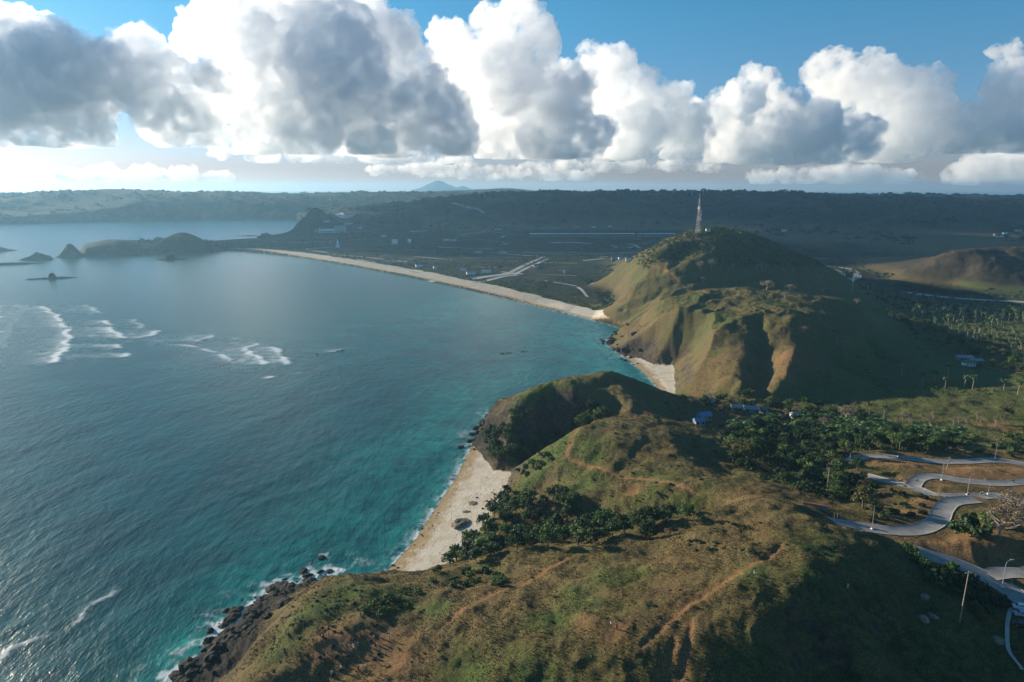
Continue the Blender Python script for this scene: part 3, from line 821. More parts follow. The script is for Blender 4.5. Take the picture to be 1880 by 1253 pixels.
water_me = np_mesh('water', np.stack([WX.ravel(), WY.ravel(), HZ.ravel()], 1),
                   (lambda v: np.stack([v[:-1, :-1].ravel(), v[:-1, 1:].ravel(), v[1:, 1:].ravel(), v[1:, :-1].ravel()], 1))(np.arange(NAW * NRW).reshape(NAW, NRW)))
set_attr(water_me, 'foam', FO.ravel()); set_attr(water_me, 'shallow', SHAL.ravel()); set_attr(water_me, 'dist', WR.ravel())
t = NT('sea_water')
n1, n2 = t.noise(0.03, 4, 0.6), t.noise(0.12, 4, 0.6)
shl = t.math('MULTIPLY', t.attr('shallow'), t.rng(n2, 0.35, 0.6, 0.35, 1.15), clamp=True)
deep = t.mix(t.rng(n1, 0.35, 0.65), (0.000, 0.044, 0.052), (0.000, 0.078, 0.086))
wc = t.mix(shl, deep, (0.012, 0.25, 0.21))
foam_f = t.math('MULTIPLY', t.attr('foam'), t.rng(t.math('ADD', t.noise(0.5, 6, 0.75), t.math('MULTIPLY', t.attr('foam'), 0.35)), 0.46, 0.66, 0.0, 1.0), clamp=True)
wc = t.mix(foam_f, wc, (0.72, 0.76, 0.76))
st = (1.0, 0.45, 1.0, R(-22))
w1 = t.noise(0.22, 4, 0.6, stretch=st); w2 = t.noise(0.9, 5, 0.65, stretch=st)
fade = t.rng(t.attr('dist'), 300, 1800, 0.55, 0.16)
bn = t.bump(w1, fade, 1.3); bn = t.bump(w2, fade, 0.35, bn)
ro = t.math('ADD', t.rng(t.attr('dist'), 150, 1500, 0.30, 0.22), t.math('MULTIPLY', foam_f, 0.5))
t.bsdf(wc, ro, bn, 0.27, IOR=1.33)
water_me.materials.append(t.m)
tag(link('water', water_me), kind='structure')
# ================================================================== CLOUDS
CLOUDS = [ # distance, pixel row of the base, label, puffs (u, v, radius in pixels)
 (3700, 268, 'wide grey cumulus bank filling the left edge of the sky', [(-60,120,90),(20,95,85),(90,120,75),(60,190,80),(160,150,62),(230,140,60),(290,135,46),(300,200,62),(360,165,38),(370,220,45),(150,215,60),(-60,200,80),(-160,185,70),(-260,195,70),(-360,190,75),(-460,200,70),(-120,230,50),(-220,240,50),(-320,240,50)]),  # puffs past the left edge are added out of view to shade the plain
 (4000, 285, 'largest white cumulus left of the middle of the sky', [(375,60,40),(430,45,50),(500,50,60),(590,40,62),(660,55,65),(720,85,55),(750,140,50),(620,130,85),(520,150,75),(455,180,50),(560,215,72),(670,210,78),(780,205,55),(825,235,45),(480,235,45),(700,245,52)]),
 (4700, 290, 'tall white cumulus tower right of the largest one', [(955,25,36),(915,50,36),(985,75,40),(835,90,38),(880,110,52),(950,130,62),(1010,160,55),(1040,205,50),(960,220,70),(880,215,60),(1070,250,40),(900,255,40),(1000,260,42)]),
 (12500, 293, 'dark based cumulus with a sloping top in the middle of the sky', [(1090,120,30),(1130,130,32),(1180,155,34),(1110,180,42),(1170,200,47),(1230,190,34),(1240,240,44),(1160,250,52),(1100,250,42),(1275,215,24)]),
 (10500, 300, 'dark blue grey cumulus mass low in front right of the middle', [(1400,200,34),(1440,215,44),(1500,228,46),(1555,240,34),(1400,250,42),(1450,265,40),(1335,270,36),(1520,268,36)]),
 (14000, 300, 'small bright cumulus peeking out behind the dark mass', [(1390,155,28),(1350,172,24),(1318,190,22),(1300,220,32),(1340,220,36),(1270,240,32)]),
 (14000, 296, 'tall bright cumulus in the right part of the sky', [(1540,112,28),(1590,122,28),(1500,135,24),(1560,160,40),(1620,160,38),(1690,160,32),(1725,180,28),(1650,210,50),(1600,220,42),(1700,220,44),(1650,262,42),(1590,250,42)]),
 (13000, 280, 'ragged grey cumulus cut by the right edge of the sky', [(1880,150,34),(1840,180,32),(1790,215,26),(1830,230,44),(1890,225,55),(1760,248,36),(1800,258,32)]),
 (13500, 120, 'tiny detached white puff near the right edge of the sky', [(1855,92,16),(1832,98,12),(1862,84,10)]),
 (17000, 340, 'low distant cumulus near the horizon at the right edge', [(1880,300,34),(1820,310,26),(1780,322,18),(1910,310,40)]),
 (17000, 338, 'low pale cumulus row near the horizon right of the tower', [(1540,318,20),(1580,320,22),(1620,325,16),(1490,318,16),(1440,320,14),(1660,328,14),(1400,325,14)]),
 (18000, 332, 'thin flat cloud strip near the horizon above the mountain', [(760,312,12),(800,310,14),(850,313,14),(900,316,14),(950,318,13),(1010,320,14),(700,312,12),(1060,322,12)]),
 (18500, 334, 'long pale cloud strip over the far left hills', [(0,322,13),(60,318,15),(120,320,14),(190,318,15),(260,320,14),(330,322,13),(400,324,12)]),
 (16000, 318, 'long pale cloud strip under the middle clouds', [(1100,304,12),(1160,306,13),(1230,305,13),(1300,308,12),(1040,304,12),(980,306,11)]),
 (15000, 300, 'thin grey cloud shelf under the largest cumulus', [(560,285,14),(620,288,15),(690,290,15),(760,292,15),(830,294,14),(480,285,14),(410,283,12)]),
]
def cloud_mat(k):
    t = NT('cloud')
    vs = t.n('ShaderNodeVolumeScatter')
    vs.inputs['Color'].default_value = (1.0, 0.965, 0.90, 1)
    vs.inputs['Anisotropy'].default_value = 0.45
    nz = t.noise(1 / (26.0 * k), 6, 0.7, vec=t.pos())
    t.l(t.rng(nz, 0.43, 0.57, 0.002 / k, 0.060 / k), vs.inputs['Density'])
    t.l(vs.outputs[0], t.out.inputs['Volume'])
    t.m.cycles.volume_step_rate = 0.3
    return t.m
def cloud(D, bv, label, puffs, seed):
    flat = D >= 15000
    k = D / F
    base = at_y(940, bv, D)[2]
    bm = bmesh.new()
    cr = np.random.RandomState(seed)
    for u, v, r_ in puffs:
        for j in range(5):
            uu = u + (0 if j == 0 else cr.uniform(-.95, .95) * r_)
            vv = v + (0 if j == 0 else cr.uniform(-.8, .95) * r_)
            rr = r_ * (1 if j == 0 else cr.uniform(.35, .75))
            p = at_y(uu, vv, D + cr.uniform(-1, 1) * r_ * k * 1.2)
            bmesh.ops.create_icosphere(bm, subdivisions=2, radius=rr * k, matrix=Matrix.Translation(Vector(p)) @ (Matrix.Diagonal((2.6, 1.5, .55, 1)) if flat else Matrix()))
    me = bpy.data.meshes.new('cloud'); bm.to_mesh(me); bm.free()
    o = link('cloud', me)
    def remesh(vox):
        m_ = o.modifiers.new('r', 'REMESH'); m_.mode = 'VOXEL'; m_.voxel_size = vox * k
        dg = bpy.context.evaluated_depsgraph_get(); m2 = bpy.data.meshes.new_from_object(o.evaluated_get(dg)); o.modifiers.clear(); o.data = m2
    def disp(lst):
        m2 = o.data; n = len(m2.vertices); P = np.empty(n * 3); m2.vertices.foreach_get('co', P); P = P.reshape(-1, 3)
        for s, a in lst:
            m2.vertices.foreach_set('co', P.ravel()); m2.update()
            N = np.empty(n * 3); m2.vertex_normals.foreach_get('vector', N); N = N.reshape(-1, 3)
            P = P + N * ((0.6 - worley(P / (s * k) + seed * 7.3)) * a * k)[:, None]
        m2.vertices.foreach_set('co', P.ravel()); m2.update()
        return P
    sm = min(1.0, max(q[2] for q in puffs) / 40)
    remesh(4 * max(sm, .5)); disp(((70 * sm, 30 * sm), (32 * sm, 17 * sm)))
    remesh(2.8 * max(sm, .6)); disp(((16, 11 * sm),))
    remesh(2.2 * max(sm, .7)); P = disp(((9, 5.0), (4.5, 2.2)))
    P[:, 2] = np.where(P[:, 2] < base, base + (P[:, 2] - base) * .12, P[:, 2])
    o.data.vertices.foreach_set('co', P.ravel()); o.data.update()
    o.data.materials.clear(); o.data.materials.append(cloud_mat(k))
    tag(o, label, 'cloud')
for i, c_ in enumerate(CLOUDS):
    cloud(*c_, seed=i)

# ================================================================== ROADS NEAR THE VIEWER
def ribbon(name, pts, w, mat, lift=0.10, label=None, follow=True, kerb=0.0, kmat=None):
    pts = [np.array(p, float) for p in pts]
    V, Q, mi = [], [], []
    cols = [-w, w] if not kerb else [-w - kerb, -w, w, w + kerb]
    for i, p in enumerate(pts):
        a, b = pts[max(i - 1, 0)], pts[min(i + 1, len(pts) - 1)]
        d = (b - a)[:2]; d /= np.linalg.norm(d) + 1e-9
        nrm = np.array([-d[1], d[0]])
        for j, c in enumerate(cols):
            q = p[:2] + nrm * c
            z = (float(hgt(*q)) if follow else p[2]) + lift + (0.12 if kerb and j in (0, 3) else 0)
            V.append((q[0], q[1], z))
    k = len(cols)
    for i in range(len(pts) - 1):
        for j in range(k - 1):
            Q.append((i * k + j, i * k + k + j, i * k + k + j + 1, i * k + j + 1)); mi.append(1 if kerb and j != 1 else 0)
    me = np_mesh(name, V, np.array(Q)[:, ::-1])
    me.materials.append(mat)
    if kerb:
        me.materials.append(kmat)
        me.polygons.foreach_set('material_index', np.array(mi, np.int32))
    o = link(name, me)
    tag(o, kind='structure')
    return o
t = NT('concrete_road')
c = t.mix(t.rng(t.noise(0.25, 5, 0.65), 0.35, 0.65), (0.19, 0.18, 0.17), (0.29, 0.275, 0.255))
c = t.mix(t.rng(t.noise(1.5, 5, 0.7), 0.5, 0.72, 0, 0.5), c, (0.16, 0.15, 0.14))
t.bsdf(c, 0.8, t.bump(t.noise(3, 3), 0.3, 0.05), 0.3)
M_ROAD = t.m
M_KERB = simple_mat('pale_kerb', (0.38, 0.36, 0.32), 0.8, 0.15, 0.5)
for w, pts in ROAD_W:
    fine = spline(pts, 3)
    ribbon('road', fine, w, M_ROAD, 0.06, follow=False, kerb=0.35, kmat=M_KERB)

# ================================================================== ROCKS AND ISLETS
t = NT('dark_rock')
c = t.ramp(t.noise(0.8, 6, 0.7), [(.3, (.006, .006, .006)), (.55, (.016, .015, .014)), (.8, (.05, .044, .038))])
t.bsdf(c, .75, t.bump(t.noise(2.5, 5, .7), .8, .3), .08)
M_ROCK = t.m
t = NT('islet_rock')
c = t.ramp(t.noise(0.09, 6, 0.7), [(.3, (.010, .016, .010)), (.5, (.022, .03, .016)), (.72, (.06, .055, .036))])
t.bsdf(c, .95, t.bump(t.noise(.3, 5, .75), 1.0, 2.0), .08)
M_ISLET = t.m
def rock_mesh(seed):
    bm = bmesh.new(); bmesh.ops.create_icosphere(bm, subdivisions=3, radius=1)
    P = np.array([v.co[:] for v in bm.verts])
    d = 0.55 - worley(P * 1.3 + seed * 5.1); d2 = 0.5 - worley(P * 3.1 + seed * 3.3)
    for v, a, b in zip(bm.verts, d, d2):
        v.co = v.co * (1 + .55 * a + .18 * b); v.co.z *= .72
    me = bpy.data.meshes.new('boulder'); bm.to_mesh(me); bm.free(); me.materials.append(M_ROCK)
    return me
ROCKS = []
for i in range(5):
    o = link('boulder', rock_mesh(i)); o['category'] = 'rock'; o.location = (0, 0, -500); ROCKS.append(Proto(o))
STONES = []
for i in range(3):
    q = link('stone', rock_mesh(20 + i)); q['category'] = 'stone'; q.location = (0, 0, -500); STONES.append(Proto(q))
t = NT('grey_rock')
c = t.ramp(t.noise(0.8, 6, 0.7), [(.3, (.12, .10, .075)), (.55, (.24, .2, .145)), (.8, (.4, .34, .25))])
t.bsdf(c, .9, t.bump(t.noise(2.5, 5, .7), .9, .3), .1)
GROCKS = []
for i in range(4):
    o = link('boulder', rock_mesh(10 + i)); o.data.materials.clear(); o.data.materials.append(t.m); o['category'] = 'rock'; o.location = (0, 0, -500); GROCKS.append(Proto(o))
def rocks_along(px, n, spread, s0, s1, label, group, dz=0.0, pool=None):
    line = spline([at_z(u, v, 0) for u, v in px], 6)
    for _ in range(n):
        i = rng.uniform(0, len(line) - 1.01); a = line[int(i)] + (line[int(i) + 1] - line[int(i)]) * (i % 1)
        x, y = a[0] + rng.normal() * spread, a[1] + rng.normal() * spread
        s = s0 * (s1 / s0) ** (rng.uniform() ** 1.8)
        z = max(float(hgt(x, y)), -.4) + dz
        (pool or ROCKS)[rng.randint(3 if pool else 5)].place((x, y, z - .1 * s), rng.uniform(0, 6.28), (s, s * rng.uniform(.7, 1.2), s * rng.uniform(.7, 1.1)), label, group)
rocks_along([(335,1245),(362,1220),(398,1194),(432,1150),(468,1112),(512,1090),(560,1073),(600,1062)], 95, 4.0, .7, 3.0, 'black wet boulder at the foot of the near headland cliff', 'boulders at the foot of the near headland')
rocks_along([(345,1250),(390,1228),(430,1205),(455,1165),(500,1115)], 50, 6.0, 1.2, 5.0, 'black rock heaped on the dark shelf below the near headland', 'rocks heaped on the shelf below the near headland')
rocks_along([(868,830),(874,805),(888,778),(906,757),(940,748)], 40, 4.0, .9, 3.4, 'black boulder along the foot of the second headland', 'boulders at the foot of the second headland')
rocks_along([(1168,668),(1140,650),(1114,634),(1120,622),(1148,608)], 60, 6.5, 1.0, 4.0, 'dark boulder on the rocky point below the tower hill', 'boulders on the rocky point')
rocks_along([(905,925),(925,905),(900,935),(885,915)], 45, 2.6, .3, .9, 'small dark stone in the pile across the near beach', 'stones piled across the near beach', 0, STONES)
rocks_along([(700,1060),(735,1018),(775,975),(800,940)], 40, 2.0, .25, .8, 'small dark stone at the water line of the near beach', 'stones at the water line of the near beach', 0, STONES)
rocks_along([(925,650),(950,647),(975,646)], 12, 2.0, 1.0, 2.6, 'black rock breaking the surface in the middle of the bay', 'rocks breaking the surface in the bay')
rocks_along([(585,653),(610,648),(632,643)], 9, 1.5, 1.0, 2.4, 'small black rock beside the breakers left of the bay', 'rocks beside the breakers')
for u, v, s, l in ((516,1078,3.0,'black rock awash at the end of the foam line off the near cliff'),(425,1135,2.6,'lone black rock in the water left of the near cliff'),(590,1024,1.5,'small black rock ringed by foam above the plateau edge'),(500,1082,2.4,'low black rock beside the foam off the near cliff'),
                   (424,1160,3.2,'black rock in the turquoise water beside the cliff foot'),(558,1048,1.6,'tiny black rock in the foam ring right of the near cliff')):
    p = at_z(u, v, 0); ROCKS[rng.randint(5)].place((p[0], p[1], -.1), rng.uniform(0, 6), (s * 1.3, s, s * .6), l)
for i, (u, v, s, sz) in enumerate(((845,962,4.0,.55),(868,925,2.2,.4),(857,940,1.6,.45))):
    g = ground(u, v); GROCKS[i].place((g[0], g[1], g[2] - .2), -.6 + i, (s * 1.0, s * 1.35, s * sz * 1.1), ('big grey rock slab lying on the near beach','flat rock slab nearest the stone pile on the near beach','low rock slab between the pile and the big grey one')[i])
# small dark stones on the left tip of the plateau
for u, v in [(rng.uniform(520, 700), rng.uniform(1085, 1245)) for _ in range(45)]:
    g = ground(u, v)
    if g[2] > 15:
        s = rng.uniform(.2, .6); STONES[rng.randint(3)].place((g[0], g[1], g[2]), rng.uniform(0, 6), s, 'small dark stone on the bare tip of the near plateau', 'stones on the tip of the near plateau')
for u, v, s in ((1697,1096,1.3),(1695,1138,1.5),(1715,1134,1.0),(1708,1128,.7),(1830,1175,1.5),(1838,1179,1.0)):
    g = ground(u, v); GROCKS[rng.randint(4)].place((g[0], g[1], g[2]), 0.5, s, 'pale rock outcrop on the dark foreground slope', 'outcrops on the dark foreground slope')
def islet(name, u, vb, prof, depth, label, seed=0, mat=None):
    """an island with the given skyline: prof = (pixels from u, height in pixels)"""
    c = at_z(u, vb, 0); k = np.linalg.norm(c - np.array([0, 0, HC])) / F
    us = np.array([p[0] for p in prof]) * k; hs_ = np.array([p[1] for p in prof]) * k
    n, m = 64, 40
    xs = np.linspace(us[0], us[-1], n); ys = np.linspace(-1, 1, m)
    XX, YY = np.meshgrid(xs, ys, indexing='ij')
    ridge = np.interp(XX, us, hs_)
    edge = np.clip((ridge / (hs_.max() + 1e-6)) ** .5, .12, 1) * depth * (1 + .25 * fbm(XX, XX * 0, 30, 2, seed))
    prof_ = np.clip(1 - np.abs(YY) ** 2.2, 0, 1)
    ZZ = ridge * prof_ * (1 + .35 * fbm(XX + 50 * seed, YY * depth, max(hs_.max() * .8, 6), 4, 100 + seed)) - .6
    V = np.stack([XX, YY * edge, ZZ], 2).reshape(-1, 3)
    vid = np.arange(n * m).reshape(n, m)
    me = np_mesh(name, V, np.stack([vid[:-1, :-1], vid[1:, :-1], vid[1:, 1:], vid[:-1, 1:]], 2).reshape(-1, 4))
    me.materials.append(mat or M_ISLET)
    o = link(name, me); o.location = (c[0], c[1] + depth * .9, 0)
    o.rotation_euler = (0, 0, -math.atan2(c[0], c[1]) * .7)
    return tag(o, label, 'islet')
islet('rock_islet', 62, 478, [(-26,0),(-18,3),(-8,7),(0,12),(8,8),(16,6),(20,1),(32,0)], 14, 'low pointed rock islet with a flat skirt, left of the dome shaped one', 1)
islet('rock_islet', 122, 473, [(-22,0),(-16,3),(-10,10),(-3,18),(3,18),(10,12),(16,5),(22,0)], 18, 'steep dome shaped rock islet beside the end of the long island', 2)
islet('rock_islet', 90, 513, [(-38,0),(-30,2),(-6,2.5),(-3,8),(3,8.5),(6,3),(20,2.4),(38,0)], 9, 'flat black reef rock with one round boulder on top', 3, M_ROCK)
islet('rock_islet', 308, 478, [(-24,0),(-14,2),(-7,3),(-4,9),(4,9.5),(8,4),(22,2),(36,0)], 9, 'small knobbly rock islet just in front of the long island', 4)
islet('rock_islet', 10, 487, [(-40,0),(-30,3),(0,3.5),(20,3),(28,2),(52,0)], 9, 'long flat rock at the left edge in front of the pointed islet', 5, M_ROCK)
islet('rock_islet', -4, 462, [(-24,0),(-10,6),(0,6),(8,3),(22,0)], 14, 'rock islet cut off by the left edge', 6)
islet('rock_islet', 285, 441, [(-6,0),(-2,4),(2,5),(8,0)], 12, 'tiny dark rock islet in the water behind the long island', 7)
islet('rock_islet', 452, 434, [(-20,0),(-8,1),(8,1.5),(22,0)], 8, 'thin black reef in the back bay left of the wooded knoll', 8, M_ROCK)
# far mountain
def mountain():
    us = [(-80,0),(-55,5),(-34,12),(-14,20),(-3,24),(6,21),(20,15),(30,12),(42,15),(52,11),(70,5),(95,0)]
    k = 12500 / F; c = at_y(808, 357, 12500); n, m = 120, 50
    xs = np.linspace(us[0][0], us[-1][0], n) * k; ys = np.linspace(-1, 1, m)
    XX, YY = np.meshgrid(xs, ys, indexing='ij')
    rg = np.interp(XX, [u * k for u, _ in us], [h * k for _, h in us])
    ZZ = (rg + 60) * np.clip(1 - np.abs(YY) ** 1.3, 0, 1) * (1 + .12 * fbm(XX, YY * 900, 260, 4, 140))
    V = np.stack([XX, YY * 1500, ZZ], 2).reshape(-1, 3); vid = np.arange(n * m).reshape(n, m)
    me = np_mesh('mountain', V, np.stack([vid[:-1, :-1], vid[1:, :-1], vid[1:, 1:], vid[:-1, 1:]], 2).reshape(-1, 4)); me.materials.append(M_LAND)
    set_attr(me, 'far', np.ones(n * m))
    o = link('mountain', me); o.location = (c[0], c[1], c[2] - 60); tag(o, kind='structure')
mountain()

# ================================================================== ROADS AND FIELDS OF THE PLAIN
M_TARMAC = simple_mat('grey_tarmac', (0.13, 0.135, 0.14), .85, .2, .02)
M_TRACK = simple_mat('pale_track', (0.36, 0.34, 0.31), .9, .2, .02)
M_RED = simple_mat('red_runoff', (0.4, 0.09, 0.06), .8, .2, .02)
M_FIELD = simple_mat('dry_field', (0.15, 0.12, 0.08), .95, .25, .01)
def far_road(px, w, mat, lift=.35, z=6, name='road'):
    pts = spline([at_z(u, v, z) for u, v in px], 8)
    return ribbon(name, pts, w, mat, lift)
far_road([(1080,541),(1060,530)],2,M_TRACK)
for px, w, m in (
  ([(1000,470),(985,476),(960,486),(938,497)],5,M_TRACK),([(1006,474),(992,480),(966,490),(944,501)],4,M_TRACK),
  ([(938,499),(915,503),(885,507),(862,511)],9,M_TRACK),([(950,502),(925,505),(890,514),(868,517)],5,M_TRACK),([(920,497),(960,500)],5,M_TRACK),
  ([(600,465),(640,468),(690,473),(760,481)],3,M_TRACK),([(610,470),(650,476),(700,484),(740,492),(770,499)],3.5,M_TRACK),
  ([(600,462),(560,457),(590,454),(622,452)],5,M_TRACK),([(560,457),(600,456),(700,457),(800,459)],4,M_TARMAC),
  ([(800,452),(850,455),(910,459),(960,463),(1020,466),(1080,467),(1140,466),(1190,463)],9,M_TARMAC),
  ([(806,454),(860,455),(925,455)],5,M_TRACK),([(960,462),(1040,463),(1110,465),(1180,463)],4,M_TRACK),
  ([(880,428),(930,430),(975,433),(1010,437)],8,M_TARMAC),([(835,437),(870,430),(920,425),(980,425),(1040,425)],7,M_TARMAC),
  ([(920,437),(930,433),(950,432)],6,M_TRACK),([(835,442),(890,441),(930,448),(900,452)],7,M_TARMAC),
  ([(1120,450),(1140,456),(1165,453)],6,M_TRACK),([(1150,448),(1165,450),(1175,457)],5,M_TRACK),([(830,415),(860,417),(890,419)],6,M_TRACK),
  ([(1100,474),(1150,470),(1190,468)],4,M_TRACK),([(655,475),(690,479)],4,M_TRACK),([(850,473),(900,471),(960,472)],4,M_FIELD),([(1070,480),(1110,478)],5,M_TRACK),([(985,500),(1060,503)],4,M_FIELD),([(720,499),(760,507),(800,512)],2.5,M_TRACK),([(640,440),(700,438),(760,436)],7,M_FIELD),([(890,446),(940,444)],8,M_FIELD),([(1100,438),(1180,440)],6,M_TRACK),([(760,470),(830,476)],3,M_TRACK),([(1000,512),(1050,520),(1090,530)],2.5,M_TRACK),([(870,464),(910,463),(940,466),(1000,470)],4,M_TRACK)):
    far_road(px, w, m)
far_road([(880,455.5),(922,456.5)],5,M_RED,.6,name='track_runoff'); far_road([(1090,468),(1150,467.5),(1190,465)],2.5,M_RED,.6,name='track_runoff')
far_road([(1012,447),(1040,446),(1088,448)],16,M_TRACK,.5,name='paved_yard'); far_road([(752,425),(785,424.5)],16,M_TRACK,.5,name='paved_yard'); far_road([(755,428),(778,428)],5,M_TRACK,.6,name='paved_yard')
far_road([(530,446),(580,444),(610,444)],14,M_FIELD,.4,name='field'); far_road([(840,432),(870,430),(900,428)],22,M_FIELD,.4,name='field')
far_road([(850,489),(900,489),(915,491)],4,M_FIELD,.4,name='field'); far_road([(1000,481),(1060,484)],5,M_FIELD,.4,name='field')
far_road([(622,412),(636,416),(648,414)],18,M_TRACK,.5,name='sand_bank')
for px, w, m, z in (([(1462,474),(1490,474),(1520,476)],4,M_TRACK,10),([(1485,486),(1520,490),(1550,495),(1570,502),(1575,508),(1566,515),(1560,522)],6,M_ROAD,8),
                 ([(1500,492),(1530,498),(1545,503),(1546,509),(1540,516)],5,M_ROAD,8),([(1652,536),(1700,541),(1760,546),(1820,551),(1900,558)],8,M_TRACK,9.5),([(1780,452),(1830,454),(1900,457)],6,M_TRACK,40)):
    far_road(px, w, m, .5, z)

# ================================================================== BUILDINGS
M_WHITE = simple_mat('white_plaster', (.78, .78, .76), .8, .1, .2)
M_GREYW = simple_mat('grey_plaster', (.24, .23, .21), .85, .2, .4)
M_TIN = simple_mat('grey_tin_roof', (.26, .27, .28), .5, .2, .5)
M_BLUE = simple_mat('blue_tin_roof', (.10, .2, .33), .5, .15, .5)
M_REDROOF = simple_mat('red_tile_roof', (.33, .1, .055), .8, .2, .6)
M_THATCH = simple_mat('thatch', (.2, .16, .1), .95, .3, 1)
M_GLASS = simple_mat('dark_window', (.02, .03, .035), .2, .1, 1, spec=.5)
M_STEEL = simple_mat('galvanised_steel', (.32, .31, .3), .5, .1, 1, .3)
M_WOOD = simple_mat('timber_pole', (.3, .24, .18), .9, .2, 1)
def prism(x0, x1, y0, y1, z0, z1, o=.4):
    V = [(x0 - o, y0 - o, z0), (x1 + o, y0 - o, z0), (x1 + o, y1 + o, z0), (x0 - o, y1 + o, z0), (x0 - o, (y0 + y1) / 2, z1), (x1 + o, (y0 + y1) / 2, z1),
         (x0 - o, y0 - o, z0 - .15), (x1 + o, y0 - o, z0 - .15), (x1 + o, y1 + o, z0 - .15), (x0 - o, y1 + o, z0 - .15)]
    return V, [(0, 1, 5, 4), (2, 3, 4, 5), (6, 9, 8, 7), (0, 6, 7, 1), (1, 7, 8, 2), (2, 8, 9, 3), (3, 9, 6, 0), (1, 2, 5, 5), (3, 0, 4, 4)]
def house(u, v, w, d, h, rz, label, wm, rm, name='house', z=None, loc=None, group=None, roof=1.8):
    g = ground(u, v) if loc is None else loc
    r = empty(name, (g[0], g[1], g[2] - .15), rz)
    tag(r, label, 'house', group)
    part('wall', [box(-w / 2, w / 2, -d / 2, d / 2, -.5, h)], wm, r)
    part('roof', [prism(-w / 2, w / 2, -d / 2, d / 2, h + .12, h + roof)], rm, r)
    part('door', [box(-.5, .5, -d / 2 - .05, -d / 2 - .004, 0, 2.1)], M_WOOD, r)
    for x in (-w * .3, w * .3):
        part('window', [box(x - .6, x + .6, -d / 2 - .05, -d / 2 - .004, 1, 2.1)], M_GLASS, r)
    return r
house(1292, 770, 7, 5, 2.7, .35, 'blue roofed house alone at the shaded foot of the second headland', M_GREYW, M_BLUE)
house(1283, 780, 5, 3.4, 2.3, .2, 'low blue roofed annex in front of the lone blue house', M_GREYW, M_BLUE)
for u, v, w, wm, rm, l in ((1303,743,6,M_GREYW,M_TIN,'small grey roofed hut left of the village row'),(1352,754,8,M_GREYW,M_TIN,'grey shed below the pale village house'),
    (1372,748,10,M_GREYW,M_THATCH,'brown thatched house in the middle of the village row'),(1380,757,11,M_GREYW,M_TIN,'long grey roofed shed in front of the thatched houses'),
    (1402,757,8,M_GREYW,M_THATCH,'small brown hut right of the long grey shed'),(1460,768,6,M_WHITE,M_TIN,'tiny white hut below the right end of the village'),):
    house(u, v, w * .75, 4.5, 2.5, rng.uniform(-.3, .5), l, wm, rm)
for u, v, w, wm, rm, l in ((1770,662,12,M_GREYW,M_TIN,'long grey roofed house at the edge of the palm meadow'),(1790,668,10,M_GREYW,M_TIN,'grey roofed house right of the long one by the palm meadow'),(1778,672,8,M_WHITE,M_THATCH,'pale hut in front of the two grey roofed houses'),
    (1738,566,9,M_WHITE,M_TIN,'white hut half hidden among the palms of the grove'),(1300,425,6,M_WHITE,M_TIN,'small white hut beside the foot of the lattice tower')):
    house(u, v, w, 6, 3, rng.uniform(-.2, .4), l, wm, rm)
FARH = [(712,481,14,'white house left of the long plain pool of roofs'),(725,482,10,''),(770,490,14,''),(782,490,10,''),(800,493,9,''),(865,504,16,''),(893,501,16,''),(850,497,10,''),(985,492,10,''),(1030,501,12,''),(1040,502,9,''),(820,442,18,''),(833,443,14,''),(878,466,18,''),(925,466,12,''),
    (1128,478,12,''),(1140,477,10,''),(1155,479,10,''),(985,490,9,''),(705,435,14,''),(640,412,30,''),(600,408,22,''),(660,420,16,''),(580,425,10,''),(1020,421,24,''),(1060,419,14,''),(1090,418,14,''),(1120,417,12,''),(915,423,26,''),(1440,425,14,''),(1830,433,14,''),(1845,430,12,''),(1835,437,18,''),(1870,425,14,''),(970,421,12,''),(1145,420,12,'')]
for u, v, w, _ in FARH:
    house(u, v, w, w * .55, 4, rng.uniform(-.3, .3), 'small pale house far off on the plain behind the long beach', M_WHITE if rng.uniform() < .7 else M_GREYW, M_TIN if rng.uniform() < .7 else M_REDROOF, group='pale houses far off on the plain')
# hotel
g = ground(612, 427); r = empty('hotel', (g[0], g[1], g[2]), .1); tag(r, 'long white hotel with a taller right wing on the plain', 'hotel')
part('wall', [box(-45, 5, -6, 6, -1, 12), box(5, 42, -9, 9, -1, 19), box(-48, -44.9, -9, 9, -1, 14)], M_WHITE, r)
for i in range(4):
    part('window_band', [box(6, 41, -9.2, -9.01, 2 + i * 4.4, 4 + i * 4.4)], M_GLASS, r)
part('window_band', [box(-44, 4, -6.2, -6.01, 2, 4.4)], M_GLASS, r); part('roof', [box(-45.5, 5, -6.6, 6.6, 12.01, 12.8), box(4.5, 42.5, -9.5, 9.5, 19.01, 20)], M_TIN, r)
# grandstand and pit buildings
for u0, u1, v, l in ((972, 1165, 436, 'long white roofed grandstand on rows of dark columns on the plain'), (1172, 1238, 435, 'shorter white roofed building right of the grandstand')):
    a, b = at_z(u0, v, 8), at_z(u1, v - 0.5, 8); L = np.linalg.norm(b - a)
    r = empty('grandstand', (a[0], a[1], float(hgt(a[0], a[1]))), math.atan2(b[1] - a[1], b[0] - a[0])); tag(r, l, 'grandstand')
    part('roof', [box(0, L, -10, 12, 11, 12.2)], M_WHITE, r); part('wall', [box(0, L, 4, 11.5, -1, 7)], M_GREYW, r)
    for k in range(int(L / 13)):
        part('column', [box(4 + k * 13, 5.6 + k * 13, -8, -6.4, -1, 10.99)], M_GREYW, r)
